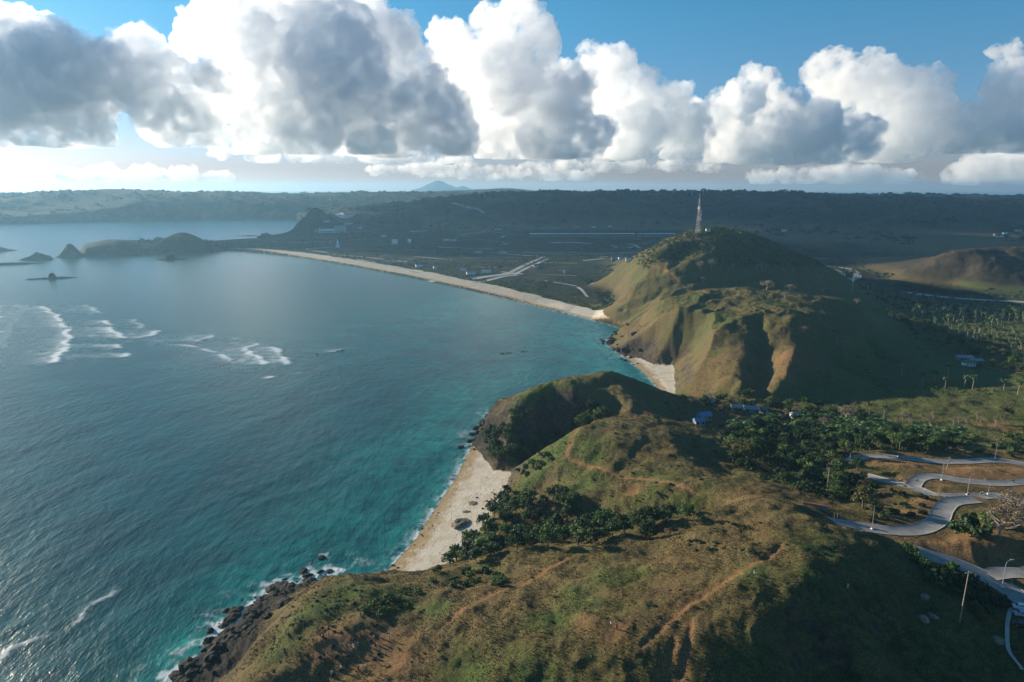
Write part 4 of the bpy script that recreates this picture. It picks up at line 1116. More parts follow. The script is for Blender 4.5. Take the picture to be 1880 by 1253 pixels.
# billboards, masts
def mast(u, v, h, label, name='mast', wid=.5):
    g = ground(u, v); V, Q = tube([(0, 0, -1), (0, 0, h)], [wid, wid * .5], 6)
    o = part(name, [(V, Q)], M_STEEL); o.location = tuple(g); return tag(o, label, 'mast')
for u, v, w, h, l in ((725,452,8,9,'square white billboard standing on the plain'),(752,449,5,7,'smaller white sign right of the square billboard')):
    g = ground(u, v); r = empty('billboard', tuple(g), 0); tag(r, l, 'billboard')
    part('panel', [box(-w, w, -.3, .3, 5, 5 + h * 1.4)], M_WHITE, r); part('post', [box(-w * .6, -w * .6 + 1, -.2, .29, -1, 4.99)], M_STEEL, r); part('post', [box(w * .6 - 1, w * .6, -.2, .29, -1, 4.99)], M_STEEL, r)
g = ground(620, 455); o = part('monument', [box(-4, 4, -4, 4, -1, 6), box(-2.4, 2.4, -2.4, 2.4, 6.01, 14), box(-1.2, 1.2, -1.2, 1.2, 14.01, 21)], M_WHITE); o.location = tuple(g); tag(o, 'white stepped monument beside the plain road', 'monument')
mast(671, 438, 14, 'thin pale mast on the plain behind the green mound')
for u, l in ((1271, 'thin mast on the far ridge left of the lattice tower top'), (1291, 'thin mast on the far ridge right of the lattice tower top')):
    p = at_y(u, 362, 2880); V, Q = tube([(0, 0, -20), (0, 0, 30)], [1.0, .5], 6)
    o = part('mast', [(V, Q)], M_STEEL); o.location = (p[0], p[1], float(hgt(p[0], p[1]))); tag(o, l, 'mast')
mast(1564, 536, 20, 'pale lattice post beside the curved road behind the hill', 'road_mast', .35)

# lattice tower
M_TWHITE = simple_mat('tower_white', (.72, .7, .68), .6, .08, .4); M_TRED = simple_mat('tower_red', (.42, .19, .15), .6, .1, .4)
def lattice_tower():
    g = ground(1281, 428); H_ = 50.0; r = empty('lattice_tower', (g[0], g[1], g[2] - .5), .35)
    tag(r, 'tall white and red lattice radio tower on the hilltop', 'tower')
    def hw(z): return 1.9 * (1 - z / H_) + .35
    for sx in (-1, 1):
        for sy in (-1, 1):
            V, Q = tube([(sx * hw(z), sy * hw(z), z) for z in (0, 15, 30, 46)], [.13, .12, .11, .1], 4); part('leg', [(V, Q)], M_TWHITE, r)
    zs = [0]
    while zs[-1] < 45: zs.append(zs[-1] + max(hw(zs[-1]) * 1.7, 1.8))
    for band, mat in ((0, M_TWHITE), (1, M_TRED)):
        sh_ = []
        for i in range(len(zs) - 1):
            if (int(zs[i] / 7) % 2) != band: continue
            a, b = zs[i], zs[i + 1]
            for k in range(4):
                c0 = [(-1, -1), (1, -1), (1, 1), (-1, 1)][k]; c1 = [(1, -1), (1, 1), (-1, 1), (-1, -1)][k]
                A_ = np.array([c0[0] * hw(a), c0[1] * hw(a), a]); B_ = np.array([c1[0] * hw(b), c1[1] * hw(b), b]); C0 = np.array([c1[0] * hw(a), c1[1] * hw(a), a]); D_ = np.array([c0[0] * hw(b), c0[1] * hw(b), b])
                sh_ += [tube([A_, B_], [.05, .05], 4), tube([C0, D_], [.05, .05], 4), tube([D_, B_], [.07, .07], 4)]
        part('bracing', sh_, mat, r)
    part('antenna', [tube([(0, 0, 44), (0, 0, 54)], [.16, .06], 6)], M_TWHITE, r)
    for i, (x, z) in enumerate(((2.2, 30), (3.0, 27), (2.4, 24.5), (3.2, 24), (2.2, 19), (3.4, 18.5), (-4.2, 12), (2.0, 22))):
        V, Q = tube([(x, -1.4, z), (x, -1.9, z), (x, -2.1, z)], [.25, .75, .8], 10); d = part('dish', [(V, Q)], M_WHITE, r)
        s0 = hw(z) * (1 if x > 0 else -1)
        part('dish_arm', [tube([(s0, -hw(z), z), (x, -1.4, z)], [.1, .1], 4)], M_STEEL, d)
    for i in range(3):
        a = i * 2.1; part('panel_antenna', [box(math.cos(a) * 1.6 - .2, math.cos(a) * 1.6 + .2, math.sin(a) * 1.6 - .15, math.sin(a) * 1.6 + .15, 33, 35.6)], M_WHITE, r)
lattice_tower()

# ================================================================== STREET FURNITURE
def street_lamp(u, v, h, lean, label):
    g = ground(u, v); r = empty('street_lamp', (g[0], g[1], g[2]), 0); tag(r, label, 'street lamp')
    part('base', [box(-.35, .35, -.35, .35, -.5, .35)], M_WHITE, r)
    part('pole', [tube([(0, 0, .35), (0, 0, h * .8), (lean * .1, 0, h * .93)], [.12, .09, .08], 8)], M_STEEL, r, True)
    a = part('arm', [tube([(lean * .1, 0, h * .93), (lean * .8, .1, h * .985), (lean * 1.7, .2, h)], [.075, .065, .06], 8)], M_STEEL, r, True)
    part('lamp_head', [box(lean * 1.7 - .5, lean * 1.7 + .5, .02, .38, h + .06, h + .22)], M_TIN, a)
for u, v, h, s, l in ((1601,972,8.5,-1,'street lamp leaning left beside the near S bend road'),(1649,839,8,1,'street lamp left on the far upper road'),(1827,842,8,1,'street lamp right on the far upper road'),(1729,882,8.5,1,'street lamp at the fork of the middle road'),
    (1776,909,8.5,1,'street lamp beside the road junction, tallest of the upper roads'),(1814,908,6,-1,'short street lamp right of the road junction'),(1840,1078,8.5,1,'street lamp beside the lower road near the right edge'),(1560,846,4,1,'small lamp at the hairpin end of the far upper road')):
    street_lamp(u, v, h, s, l)
def pole(u, v, h, label, tilt=0.0):
    g = ground(u, v); r = empty('utility_pole', tuple(g), 0); r.rotation_euler = (0, tilt, 0); tag(r, label, 'pole')
    part('shaft', [tube([(0, 0, -.8), (0, 0, h)], [.2, .12], 8)], M_WOOD, r, True); part('crossarm', [box(-.9, .9, -.08, .08, h - .7, h - .5)], M_WOOD, r)
pole(1762, 1142, 15, 'tall leaning utility pole on the dark foreground slope', .02)
pole(1518, 905, 11, 'thin utility pole in front of the valley trees')
pole(1738, 862, 6, 'leaning bare post on the brown ground between the roads', .12)
for u, v in ((1531,955),(1537,954),(1543,953)):
    g = ground(u, v); o = part('fence_post', [tube([(0, 0, -.3), (0, 0, 2.4)], [.07, .06], 6)], M_WOOD); o.location = tuple(g); tag(o, 'thin fence post on the crest where the near road ends', 'post', 'fence posts on the crest')
g = ground(1497, 930); r = empty('long_wall', (g[0], g[1], g[2] - .3), -.45); tag(r, 'long low wall with red coping in the hollow behind the plateau', 'wall')
part('wall', [box(-4, 4, -.2, .2, -1, 1.0)], M_GREYW, r); part('coping', [box(-4.1, 4.1, -.35, .35, 1.01, 1.2)], M_REDROOF, r)
ribbon('kerb_path', spline([at_z(u, v, 33) for u, v in ((1852,1135),(1848,1160),(1855,1190),(1880,1215))], 6), .5, M_KERB, .25)

# ================================================================== VEHICLES
M_TYRE = simple_mat('tyre', (.02, .02, .02), .9, .1, 3); M_LAMP = simple_mat('lamp_glass', (.6, .6, .55), .2, .05, 3, spec=.5); M_TAIL = simple_mat('tail_lamp', (.4, .02, .02), .3, .05, 3)
def car(u, v, rz, paint, label, loc=None):
    g = ground(u, v) if loc is None else loc
    r = empty('parked_car', tuple(g), rz); tag(r, label, 'car')
    prof = [(-2.1, .35), (-2.15, .8), (-1.95, .98), (-1.5, 1.02), (-.75, 1.5), (.75, 1.52), (1.45, 1.05), (2.05, .9), (2.15, .6), (2.1, .35)]
    V = []; n = len(prof)
    for s in (-1, 1):
        for x, z in prof: V.append((x, s * (.84 if z < 1.1 else .68), z))
    Q = [(i, i + 1, n + i + 1, n + i) for i in range(n - 1)] + [(0, n, 2 * n - 1, n - 1)]
    for s in (0, n):
        for i in range(1, n // 2): 
            q = (s + i - 1, s + i, s + n - 1 - i, s + n - i); Q.append(q if s else q[::-1])
    part('body', [(V, Q)], paint, r)
    part('windscreen', [([(.84, -.62, 1.49), (.84, .62, 1.49), (1.44, .76, 1.09), (1.44, -.76, 1.09)], [(0, 3, 2, 1)])], M_GLASS, r)
    part('rear_window', [([(-.84, -.62, 1.47), (-.84, .62, 1.47), (-1.42, .76, 1.1), (-1.42, -.76, 1.1)], [(0, 1, 2, 3)])], M_GLASS, r)
    for s in (-1, 1):
        part('side_window', [([(-.7, s * .71, 1.44), (.68, s * .71, 1.45), (1.2, s * .83, 1.1), (-1.2, s * .83, 1.1)], [(0, 1, 2, 3)])], M_GLASS, r)
        part('headlight', [box(2.08, 2.16, s * .62 - .16, s * .62 + .16, .66, .82)], M_LAMP, r); part('tail_light', [box(-2.17, -2.08, s * .65 - .13, s * .65 + .13, .68, .86)], M_TAIL, r)
        for x in (-1.35, 1.35):
            w_ = part('wheel', [tube([(x, s * .66, .33), (x, s * .86, .33)], [.33, .33], 14)], M_TYRE, r); part('rim', [tube([(x, s * .862, .33), (x, s * .87, .33), (x, s * .875, .33)], [.2, .2, .02], 10)], M_STEEL, w_)
M_PW = simple_mat('white_paint', (.7, .71, .72), .35, .03, 1, spec=.5); M_PB = simple_mat('silver_blue_paint', (.3, .36, .45), .35, .03, 1, spec=.5); M_PD = simple_mat('black_paint', (.02, .02, .025), .3, .03, 1, spec=.5)
car(1874,1118,2.9,M_PW,'white car parked uppermost in the row at the right edge')
car(1877,1131,2.9,M_PB,'silver blue car second in the row at the right edge')
car(1876,1150,2.7,M_PD,'black car parked lowest in the row at the right edge')
def motorbike():
    r = empty('motorbike', (0, 0, -500)); r['category'] = 'motorbike'
    for x in (-.62, .62):
        w_ = part('wheel', [tube([(x, -.05, .3), (x, .05, .3)], [.3, .3], 14)], M_TYRE, r); part('rim', [tube([(x, -.06, .3), (x, .06, .3)], [.17, .17], 10)], M_STEEL, w_)
    part('body', [tube([(-.75, 0, .72), (-.3, 0, .62), (.1, 0, .45), (.4, 0, .62), (.5, 0, .85)], [.1, .16, .14, .12, .08], 8)], M_TRED, r, True)
    part('seat', [box(-.7, -.05, -.13, .13, .74, .84)], M_TYRE, r); part('handlebar', [tube([(.42, -.34, 1.0), (.5, 0, .95), (.42, .34, 1.0)], [.025, .025, .025], 6)], M_STEEL, r); part('headlight', [tube([(.52, 0, .88), (.62, 0, .88)], [.09, .08], 8)], M_LAMP, r)
    part('fork', [tube([(.62, .08, .3), (.48, .06, .9)], [.03, .03], 6)], M_STEEL, r)
    return Proto(r)
BIKE = motorbike()

# ================================================================== PEOPLE
SKIN = simple_mat('skin', (.28, .16, .1), .6, .05, 4); HAIR = simple_mat('dark_hair', (.015, .012, .01), .6, .2, 6)
CLOTH = {n: simple_mat(n + '_cloth', c, .9, .1, 3) for n, c in dict(white=(.75, .75, .74), black=(.018, .018, .02), red=(.4, .05, .04), blue=(.06, .11, .25), grey=(.22, .22, .23), tan=(.35, .25, .15), green=(.06, .14, .07)).items()}
def skin_obj(name, verts, edges, radii, mat, parent, root_i=0, sub=1):
    me = bpy.data.meshes.new(name); me.from_pydata(verts, edges, []); o = link(name, me, parent)
    m_ = o.modifiers.new('skin', 'SKIN'); m_.use_smooth_shade = True
    for i, rr in enumerate(radii):
        me.skin_vertices[0].data[i].radius = (rr, rr) if not hasattr(rr, '__len__') else rr
    me.skin_vertices[0].data[root_i].use_root = True
    if sub: o.modifiers.new('sub', 'SUBSURF').render_levels = sub; o.modifiers['sub'].levels = sub
    dg = bpy.context.evaluated_depsgraph_get(); m2 = bpy.data.meshes.new_from_object(o.evaluated_get(dg)); o.modifiers.clear(); o.data = m2
    m2.materials.clear(); m2.materials.append(mat)
    return o
def person(pose, shirt, trousers, hair_long=False):
    r = empty('person', (0, 0, -500)); r['category'] = 'person'
    if pose == 'ride':
        hip, kn, an, hl = .82, [(.38, s * .2, .82) for s in (-1, 1)], [(.2, s * .2, .4) for s in (-1, 1)], 0
        hx = -.3; han = [(.36, s * .3, 1.02) for s in (-1, 1)]; elb = [(.02, s * .3, 1.08) for s in (-1, 1)]
    else:
        hip, hx = .88, 0.0
        st = .14 if pose == 'walk' else .02
        kn = [(st * s * .8 + .02, s * .1, .48) for s in (-1, 1)]; an = [(st * s * 1.4 - .02, s * .11, .08) for s in (-1, 1)]
        if pose == 'camera': elb = [(.14, s * .26, 1.12) for s in (-1, 1)]; han = [(.36, s * .08, 1.42) for s in (-1, 1)]
        else: elb = [(-st * s * .6, s * .27, 1.08) for s in (-1, 1)]; han = [(-st * s + .08, s * .28, .82) for s in (-1, 1)]
    sh_ = hip + .52
    V = [(hx, 0, hip), (hx, 0, hip + .22), (hx + .02, 0, sh_ - .06), (hx + .03, 0, sh_ + .1), (hx + .05, 0, sh_ + .2), (hx + .05, 0, sh_ + .31)]
    E = [(0, 1), (1, 2), (2, 3), (3, 4), (4, 5)]; Rr = [(.15, .11), (.13, .1), (.15, .1), .055, .09, .075]
    for i, s in enumerate((-1, 1)):
        o = len(V)
        V += [(hx, s * .09, hip - .08), kn[i], an[i], (an[i][0] + .15, an[i][1] + .02 * s, an[i][2] - .04)]; E += [(0, o), (o, o + 1), (o + 1, o + 2), (o + 2, o + 3)]; Rr += [.085, .058, .04, .035]
        o = len(V)
        V += [(hx + .02, s * .19, sh_ - .02), elb[i], han[i], tuple(np.array(han[i]) + np.array([.05, 0, -.08 if pose != 'camera' else .06]))]; E += [(2, o), (o, o + 1), (o + 1, o + 2), (o + 2, o + 3)]; Rr += [.055, .042, .032, .026]
    skin_obj('body', V, E, Rr, SKIN, r)
    b = V
    skin_obj('shirt', [(hx, 0, hip + .02), b[1], b[2], (hx + .02, 0, sh_ + .05), b[10] if False else (hx + .02, -.2, sh_ - .02), tuple((np.array((hx, -.19, sh_)) + np.array(elb[0])) / 2), (hx + .02, .2, sh_ - .02), tuple((np.array((hx, .19, sh_)) + np.array(elb[1])) / 2)],
             [(0, 1), (1, 2), (2, 3), (2, 4), (4, 5), (2, 6), (6, 7)], [(.17, .13), (.15, .125), (.165, .12), (.09, .07), .075, .065, .075, .065], CLOTH[shirt], r)
    skin_obj('trousers', [(hx, 0, hip + .04), (hx, -.1, hip - .1), kn[0], (an[0][0], an[0][1], an[0][2] + .08), (hx, .1, hip - .1), kn[1], (an[1][0], an[1][1], an[1][2] + .08)],
             [(0, 1), (1, 2), (2, 3), (0, 4), (4, 5), (5, 6)], [(.165, .125), .1, .075, .06, .1, .075, .06], CLOTH[trousers], r)
    hv = [(hx + .02, 0, sh_ + .36), (hx - .0, 0, sh_ + .28)] + ([(hx - .06, 0, sh_ + .1), (hx - .08, 0, sh_ - .12)] if hair_long else [(hx - .01, 0, sh_ + .22)])
    skin_obj('hair', hv, [(i, i + 1) for i in range(len(hv) - 1)], [.085, .105, .08] + ([.06] if hair_long else []), HAIR, r)
    return Proto(r)
PEOPLE = {}
def put_person(u, v, pose, shirt, trousers, rz, label, long_=False):
    k = (pose, shirt, trousers, long_)
    if k not in PEOPLE: PEOPLE[k] = person(*k)
    g = ground(u, v); return PEOPLE[k].place((g[0], g[1], g[2] - .02), rz, rng.uniform(.95, 1.05), label)
for a in (
 (604,1156,'stand','black','black',2.2,'person in black standing furthest back on the bare tip of the plateau',False),
 (584,1167,'stand','black','blue',1.0,'person in black at the left end of the left group',False),(589,1170,'camera','grey','black',2.6,'person in grey raising a camera in the left group',False),
 (594,1171,'stand','red','black',1.6,'person in a red top in the middle of the left group',True),(599,1172,'stand','black','grey',.4,'person in black and grey right of the red top',False),
 (604,1171,'walk','blue','black',3.0,'person in blue walking at the right end of the left group',False),(580,1178,'stand','white','black',1.2,'person in a white shirt below the left group',False),(575,1181,'stand','black','black',2.0,'person in black beside the white shirt below the left group',True),
 (645,1178,'stand','red','black',2.0,'person in dark red standing upper left of the middle group',False),(648,1184,'stand','black','black',2.8,'person in black just below the dark red one',True),
 (630,1189,'stand','white','grey',1.5,'person in a white shirt at the left end of the middle group',False),(636,1189,'stand','black','black',.5,'person in black in the middle group next to the leftmost white shirt',False),
 (641,1192,'stand','white','blue',2.2,'person in white and blue in the middle of the middle group',False),(649,1191,'stand','white','white',1.1,'person all in white in the middle group',True),(657,1188,'stand','white','tan',2.7,'person in white and tan at the right end of the middle group',False),
 (660,1174,'walk','tan','red',3.3,'person in tan and red between the middle and right groups',False),(678,1177,'stand','black','blue',1.7,'person in black and blue at the left of the right group',False),(687,1175,'stand','white','black',2.4,'person in white and black in the right group',False),
 (684,1163,'stand','black','black',2.0,'person in black standing behind the right group',False),(715,1174,'camera','white','grey',2.2,'person in white and grey alone right of the groups',False),(662,1134,'stand','black','grey',2.2,'person in black alone near the dark shrub patch',False),
 (627,1232,'stand','white','black',1.0,'person in white at the front of the bare tip',False),(630,1233,'stand','tan','black',2.0,'person in tan beside the white shirt at the front',True),(658,1232,'stand','red','black',1.4,'person in red at the front right of the bare tip',False),(665,1232,'stand','white','tan',2.5,'person in white and tan beside the red one at the front',False),(610,1241,'stand','white','blue',2.0,'person in white and blue alone at the front left',False),(694,1220,'stand','red','tan',2.0,'person in red and tan alone on the brown ground right of the front group',False),
 (1385,1054,'stand','tan','white',2.0,'person in tan beside the dirt track on the near hilltop',False),(1376,1059,'stand','grey','black',1.0,'person in grey below the tan one by the dirt track',False),(1556,1081,'stand','white','white',1.0,'person in white alone on the brown slope of the near hill',True),
 (1122,1152,'stand','white','black',1.0,'person in white on the hollow of the middle plateau',False),(1132,1156,'stand','black','black',1.6,'person in black right of the white shirt in the hollow',False),(1085,1209,'stand','black','grey',1.0,'person in black and grey on the shaded lower plateau',False),(1110,1201,'walk','black','tan',.4,'person in black and tan walking on the shaded lower plateau',True)):
    put_person(*a)
for u, v, rz, sh_, tr_, l, lp_ in ((1683,885,2.4,'black','grey','motorbike climbing the fork of the middle road','rider in black on the motorbike at the fork'),(1662,896,-.4,'black','black','motorbike in the shade on the middle road','rider in black on the motorbike in the shade'),
    (1778,911,.1,'red','black','motorbike stopped by the lamp at the junction','rider in red on the motorbike by the lamp'),(1802,909,3.1,'tan','black','motorbike right of the lamp at the junction','rider in tan on the motorbike right of the lamp'),(1860,886,.0,'black','blue','motorbike near the right end of the middle road','rider in black and blue near the right end of the middle road')):
    g = ground(u, v); z = g[2] + .05
    BIKE.place((g[0], g[1], z), rz, 1.0, l)
    k = ('ride', sh_, tr_, False)
    if k not in PEOPLE: PEOPLE[k] = person(*k)
    PEOPLE[k].place((g[0], g[1], z), rz, 1.0, lp_)
put_person(1698, 904, 'walk', 'white', 'blue', 0, 'person in white and blue walking on the shaded middle road')
# small boat off the long beach
p = at_z(600, 493, 0); r = empty('outrigger_boat', (p[0], p[1], .2), .4); tag(r, 'small dark outrigger boat off the long beach', 'boat')
part('hull', [tube([(-4.5, 0, .7), (-3, 0, .3), (0, 0, .15), (3, 0, .3), (4.5, 0, .75)], [.1, .55, .65, .55, .1], 8)], M_WOOD, r, True)
for s in (-1, 1):
    part('outrigger', [tube([(-3, s * 2.4, .1), (3, s * 2.4, .1)], [.12, .12], 6)], M_WOOD, r)
for x in (-1.5, 1.5):
    part('spar', [tube([(x, -2.4, .25), (x, 0, .9), (x, 2.4, .25)], [.06, .06, .06], 6)], M_WOOD, r)
# ================================================================== PLANT PROTOTYPES
def leaf_mat(name, c1, c2, c3, transl=0.25):
    t = NT(name)
    r = t.n('ShaderNodeObjectInfo').outputs['Random']
    nz = t.noise(0.9, 3, 0.6)
    f = t.math('ADD', t.math('MULTIPLY', r, 0.55), t.math('MULTIPLY', nz, 0.6))
    c = t.ramp(f, [(0.2, c1), (0.55, c2), (0.9, c3)])
    b = t.bsdf(c, 0.65, spec=0.25)
    tr = t.n('ShaderNodeBsdfTranslucent'); t.l(c, tr.inputs[0])
    mx = t.n('ShaderNodeMixShader'); mx.inputs[0].default_value = transl
    t.l(b.outputs[0], mx.inputs[1]); t.l(tr.outputs[0], mx.inputs[2]); t.l(mx.outputs[0], t.out.inputs[0])
    return t.m
M_LEAF = leaf_mat('green_leaves', (0.018, 0.042, 0.012), (0.05, 0.10, 0.022), (0.125, 0.18, 0.04))
M_DARKLEAF = leaf_mat('dark_leaves', (0.012, 0.026, 0.010), (0.026, 0.052, 0.016), (0.055, 0.085, 0.028))
M_OLIVE = leaf_mat('olive_leaves', (0.07, 0.065, 0.018), (0.13, 0.115, 0.032), (0.2, 0.165, 0.055))
M_DRY = leaf_mat('dry_twigs', (0.12, 0.088, 0.055), (0.2, 0.15, 0.095), (0.29, 0.225, 0.15), 0.1)
M_PALM = leaf_mat('palm_fronds', (0.03, 0.055, 0.016), (0.07, 0.11, 0.03), (0.15, 0.18, 0.06))
M_BANANA = leaf_mat('banana_leaves', (0.035, 0.08, 0.022), (0.07, 0.14, 0.04), (0.13, 0.2, 0.07))
M_BARK = simple_mat('bark', (0.13, 0.1, 0.075), 0.95, 0.35, 4, spec=0.05)
M_PALEBARK = simple_mat('pale_bark', (0.36, 0.3, 0.24), 0.9, 0.25, 4, spec=0.05)

def quads(C, N, size, aspect=1.0):
    """leaf quads at centres C with normals N"""
    n = len(C)
    up = rng.normal(size=(n, 3))
    a = np.cross(N, up); a /= np.linalg.norm(a, axis=1)[:, None] + 1e-9
    b = np.cross(N, a)
    s = (size * rng.uniform(0.6, 1.3, n))[:, None]
    V = np.stack([C - a * s - b * s * aspect, C + a * s - b * s * aspect * .6, C + a * s * .8 + b * s * aspect, C - a * s * .7 + b * s * aspect], 1).reshape(-1, 3)
    return V, np.arange(4 * n).reshape(n, 4)
def crown_mesh(name, clumps, per, leaf, mat, flat=0.75, hollow=0.35, spread=1.0):
    """unit-radius crown: clumps of leaves spread over a lumpy ellipsoid"""
    Cs, Ns = [], []
    for i in range(clumps):
        d = rng.normal(size=3); d /= np.linalg.norm(d)
        if d[2] < -0.35: d[2] *= -0.6
        rr = rng.uniform(hollow, 0.9) * spread
        c = d * rr * np.array([1, 1, flat]) * rng.uniform(0.8, 1.1)
        cr = rng.uniform(0.16, 0.34)
        q = rng.normal(size=(per, 3)); q /= np.linalg.norm(q, axis=1)[:, None]
        rad = cr * rng.uniform(0.55, 1.0, per)[:, None]
        Cs.append(c + q * rad * np.array([1, 1, .8]))
        Ns.append(q * 0.6 + rng.normal(size=(per, 3)) * 0.5 + np.array([0, 0, 0.5]))
    C = np.concatenate(Cs); N = np.concatenate(Ns); N /= np.linalg.norm(N, axis=1)[:, None]
    V, Q = quads(C, N, leaf)
    me = np_mesh(name, V, Q, False)
    me.materials.append(mat)
    return me
def trunk_mesh(name, h, r, mat, limbs=5, reach=0.5, twigs=0, top=0.9):
    parts = [tube([(0, 0, -0.25), (0.03 * h, 0, h * .35), (-.02 * h, .03 * h, h * .7), (0.02 * h, 0, h)], [r * 1.3, r, r * .7, r * .4])]
    for i in range(limbs):
        a = i * 2.4 + rng.uniform(-.4, .4); z0 = h * rng.uniform(.45, .85)
        e = np.array([math.cos(a) * reach, math.sin(a) * reach, z0 + rng.uniform(.25, .6) * reach])
        s = np.array([0, 0, z0]); m = (s + e) / 2 + np.array([0, 0, -.06 * reach])
        parts.append(tube([s, m, e], [r * .5, r * .35, r * .15], 5))
        for k in range(twigs):
            b = a + rng.uniform(-1.2, 1.2); ln = reach * rng.uniform(.25, .6)
            q = m + (e - m) * rng.uniform(0.1, 1)
            parts.append(tube([q, q + np.array([math.cos(b) * ln, math.sin(b) * ln, ln * rng.uniform(.3, 1)])], [r * .2, r * .06], 4))
    V, Q = join(parts)
    me = np_mesh(name, V, Q)
    me.materials.append(mat)
    return me
def make_tree(name, cat, crown, trunk, cz_=0.0, cs=1.0):
    root = empty(name, (0, 0, -500))
    root['category'] = cat
    c = link('crown', crown, root); c.location = (0, 0, cz_); c.scale = (cs, cs, cs)
    link('trunk', trunk, root)
    return Proto(root)
# all prototypes have a crown radius of about 1 and stand on z = 0
TREE = [make_tree('broadleaf_tree', 'tree', crown_mesh('crown', 26, 34, 0.062, M_LEAF, .78), trunk_mesh('trunk', 1.2, .06, M_BARK, 5, .6), 1.15) for _ in range(4)]
DTREE = [make_tree('dark_leaved_tree', 'tree', crown_mesh('crown', 26, 34, 0.062, M_DARKLEAF, .75), trunk_mesh('trunk', 1.0, .06, M_BARK, 5, .6), 0.95) for _ in range(3)]
OTREE = [make_tree('olive_tree', 'tree', crown_mesh('crown', 30, 34, 0.05, M_OLIVE, .72), trunk_mesh('trunk', 1.0, .06, M_BARK, 6, .6), 0.95) for _ in range(2)]
BUSH = [make_tree('green_bush', 'bush', crown_mesh('crown', 20, 34, 0.075, M_LEAF, .62, .3), trunk_mesh('trunk', .4, .05, M_BARK, 4, .5), 0.42) for _ in range(3)]
DBUSH = [make_tree('dark_bush', 'bush', crown_mesh('crown', 20, 30, 0.075, M_DARKLEAF, .55, .3), trunk_mesh('trunk', .4, .05, M_BARK, 4, .5), 0.36) for _ in range(3)]
LSHRUB = [make_tree('low_shrub', 'shrub', crown_mesh('crown', 14, 24, 0.09, M_DARKLEAF, .55, .3), trunk_mesh('stem', .3, .05, M_BARK, 3, .4), 0.3) for _ in range(3)]
BTREE = [make_tree('bare_tree', 'tree', crown_mesh('crown', 34, 26, 0.034, M_DRY, .72, .55), trunk_mesh('trunk', 1.1, .06, M_PALEBARK, 9, .8, 5), 1.15) for _ in range(3)]
def make_palm(h):
    root = empty('coconut_palm', (0, 0, -500)); root['category'] = 'palm tree'
    lean = rng.uniform(-.12, .12, 2) * h
    top = np.array([lean[0], lean[1], h])
    V, Q = tube([(0, 0, -.4), (lean[0] * .15, lean[1] * .15, h * .4), (lean[0] * .55, lean[1] * .55, h * .75), top], [.26, .18, .15, .13])
    me = np_mesh('trunk', V, Q); me.materials.append(M_PALEBARK); link('trunk', me, root)
    V, Q = [], []
    for i in range(19):
        a = i * 2.4; el = rng.uniform(-.25, 1.1); L = rng.uniform(2.9, 3.8)
        d = np.array([math.cos(a), math.sin(a), 0]); sd = np.array([-d[1], d[0], 0])
        p = top.copy(); prev = None
        for k in range(6):
            s_ = k / 5; e = el - 1.7 * s_ * s_
            if k: p = p + (d * math.cos(e) + np.array([0, 0, math.sin(e)])) * L / 5
            w = .62 * math.sin(math.pi * min(.12 + s_ * .88, 1)) + .03
            dr = np.array([0, 0, -.35 * w])
            cur = [p + sd * w + dr, p, p - sd * w + dr]
            o = len(V); V += cur
            if k: Q += [(o - 3, o - 2, o + 1, o), (o - 2, o - 1, o + 2, o + 1)]
    me = np_mesh('fronds', V, Q, False); me.materials.append(M_PALM); link('fronds', me, root)
    return Proto(root)
PALM = [make_palm(h) for h in (7.5, 9.0, 10.5)]
def make_banana():
    root = empty('banana_plant', (0, 0, -500)); root['category'] = 'plant'
    V, Q = tube([(0, 0, -.3), (0, 0, 1.2), (.05, 0, 2.0)], [.14, .11, .08]); me = np_mesh('stem', V, Q); me.materials.append(M_BANANA); link('stem', me, root)
    V, Q = [], []
    for i in range(9):
        a = i * 2.4; d = np.array([math.cos(a), math.sin(a), 0]); sd = np.array([-d[1], d[0], 0]); p = np.array([0, 0, 1.9]); el = rng.uniform(.5, 1.3)
        for k in range(5):
            s_ = k / 4; e = el - 1.5 * s_ * s_
            if k: p = p + (d * math.cos(e) + np.array([0, 0, math.sin(e)])) * .55
            w = .34 * math.sin(math.pi * min(.15 + .85 * s_, 1)) + .02; o = len(V)
            V += [p + sd * w, p - sd * w]
            if k: Q.append((o - 2, o - 1, o + 1, o))
    me = np_mesh('leaves', V, Q, False); me.materials.append(M_BANANA); link('leaves', me, root)
    return Proto(root)
BANANA = [make_banana() for _ in range(2)]

# ================================================================== SCATTERING
PLACED = []
def scatter(px, n, rmin, steep=1.3, allow_sand=False, tries=60, world=False, avoid=True, keepd=True):
    poly = [tuple(ground(u, v)[:2]) for u, v in px] if not world else px
    xs, ys = [p[0] for p in poly], [p[1] for p in poly]
    out = []
    for _ in range(n * tries):
        if len(out) >= n: break
        x, y = rng.uniform(min(xs), max(xs)), rng.uniform(min(ys), max(ys))
        if not inside(np.array([x]), np.array([y]), poly)[0]: continue
        if sample(SD, x, y) < 1.5 or sample(RD, x, y) < 2.0 or sample(SLOPE, x, y) > steep: continue
        if not allow_sand and sample(SANDD, x, y) < -1: continue
        if avoid and any((x - a) ** 2 + (y - b) ** 2 < (rmin * c) ** 2 for a, b, c in PLACED[-500:]): continue
        out.append((x, y)); PLACED.append((x, y, 1.0))
    return out
def plant(protos, pts, r0, r1, label, group, sz=None, sink=0.1):
    for x, y in pts:
        p = protos[rng.randint(len(protos))]
        s = rng.uniform(r0, r1)
        sc_ = (s * rng.uniform(.9, 1.1), s * rng.uniform(.9, 1.1), s * (rng.uniform(.85, 1.15) if sz is None else sz))
        p.place((x, y, float(hgt(x, y)) - sink * s), rng.uniform(0, 6.28), sc_, label, group)
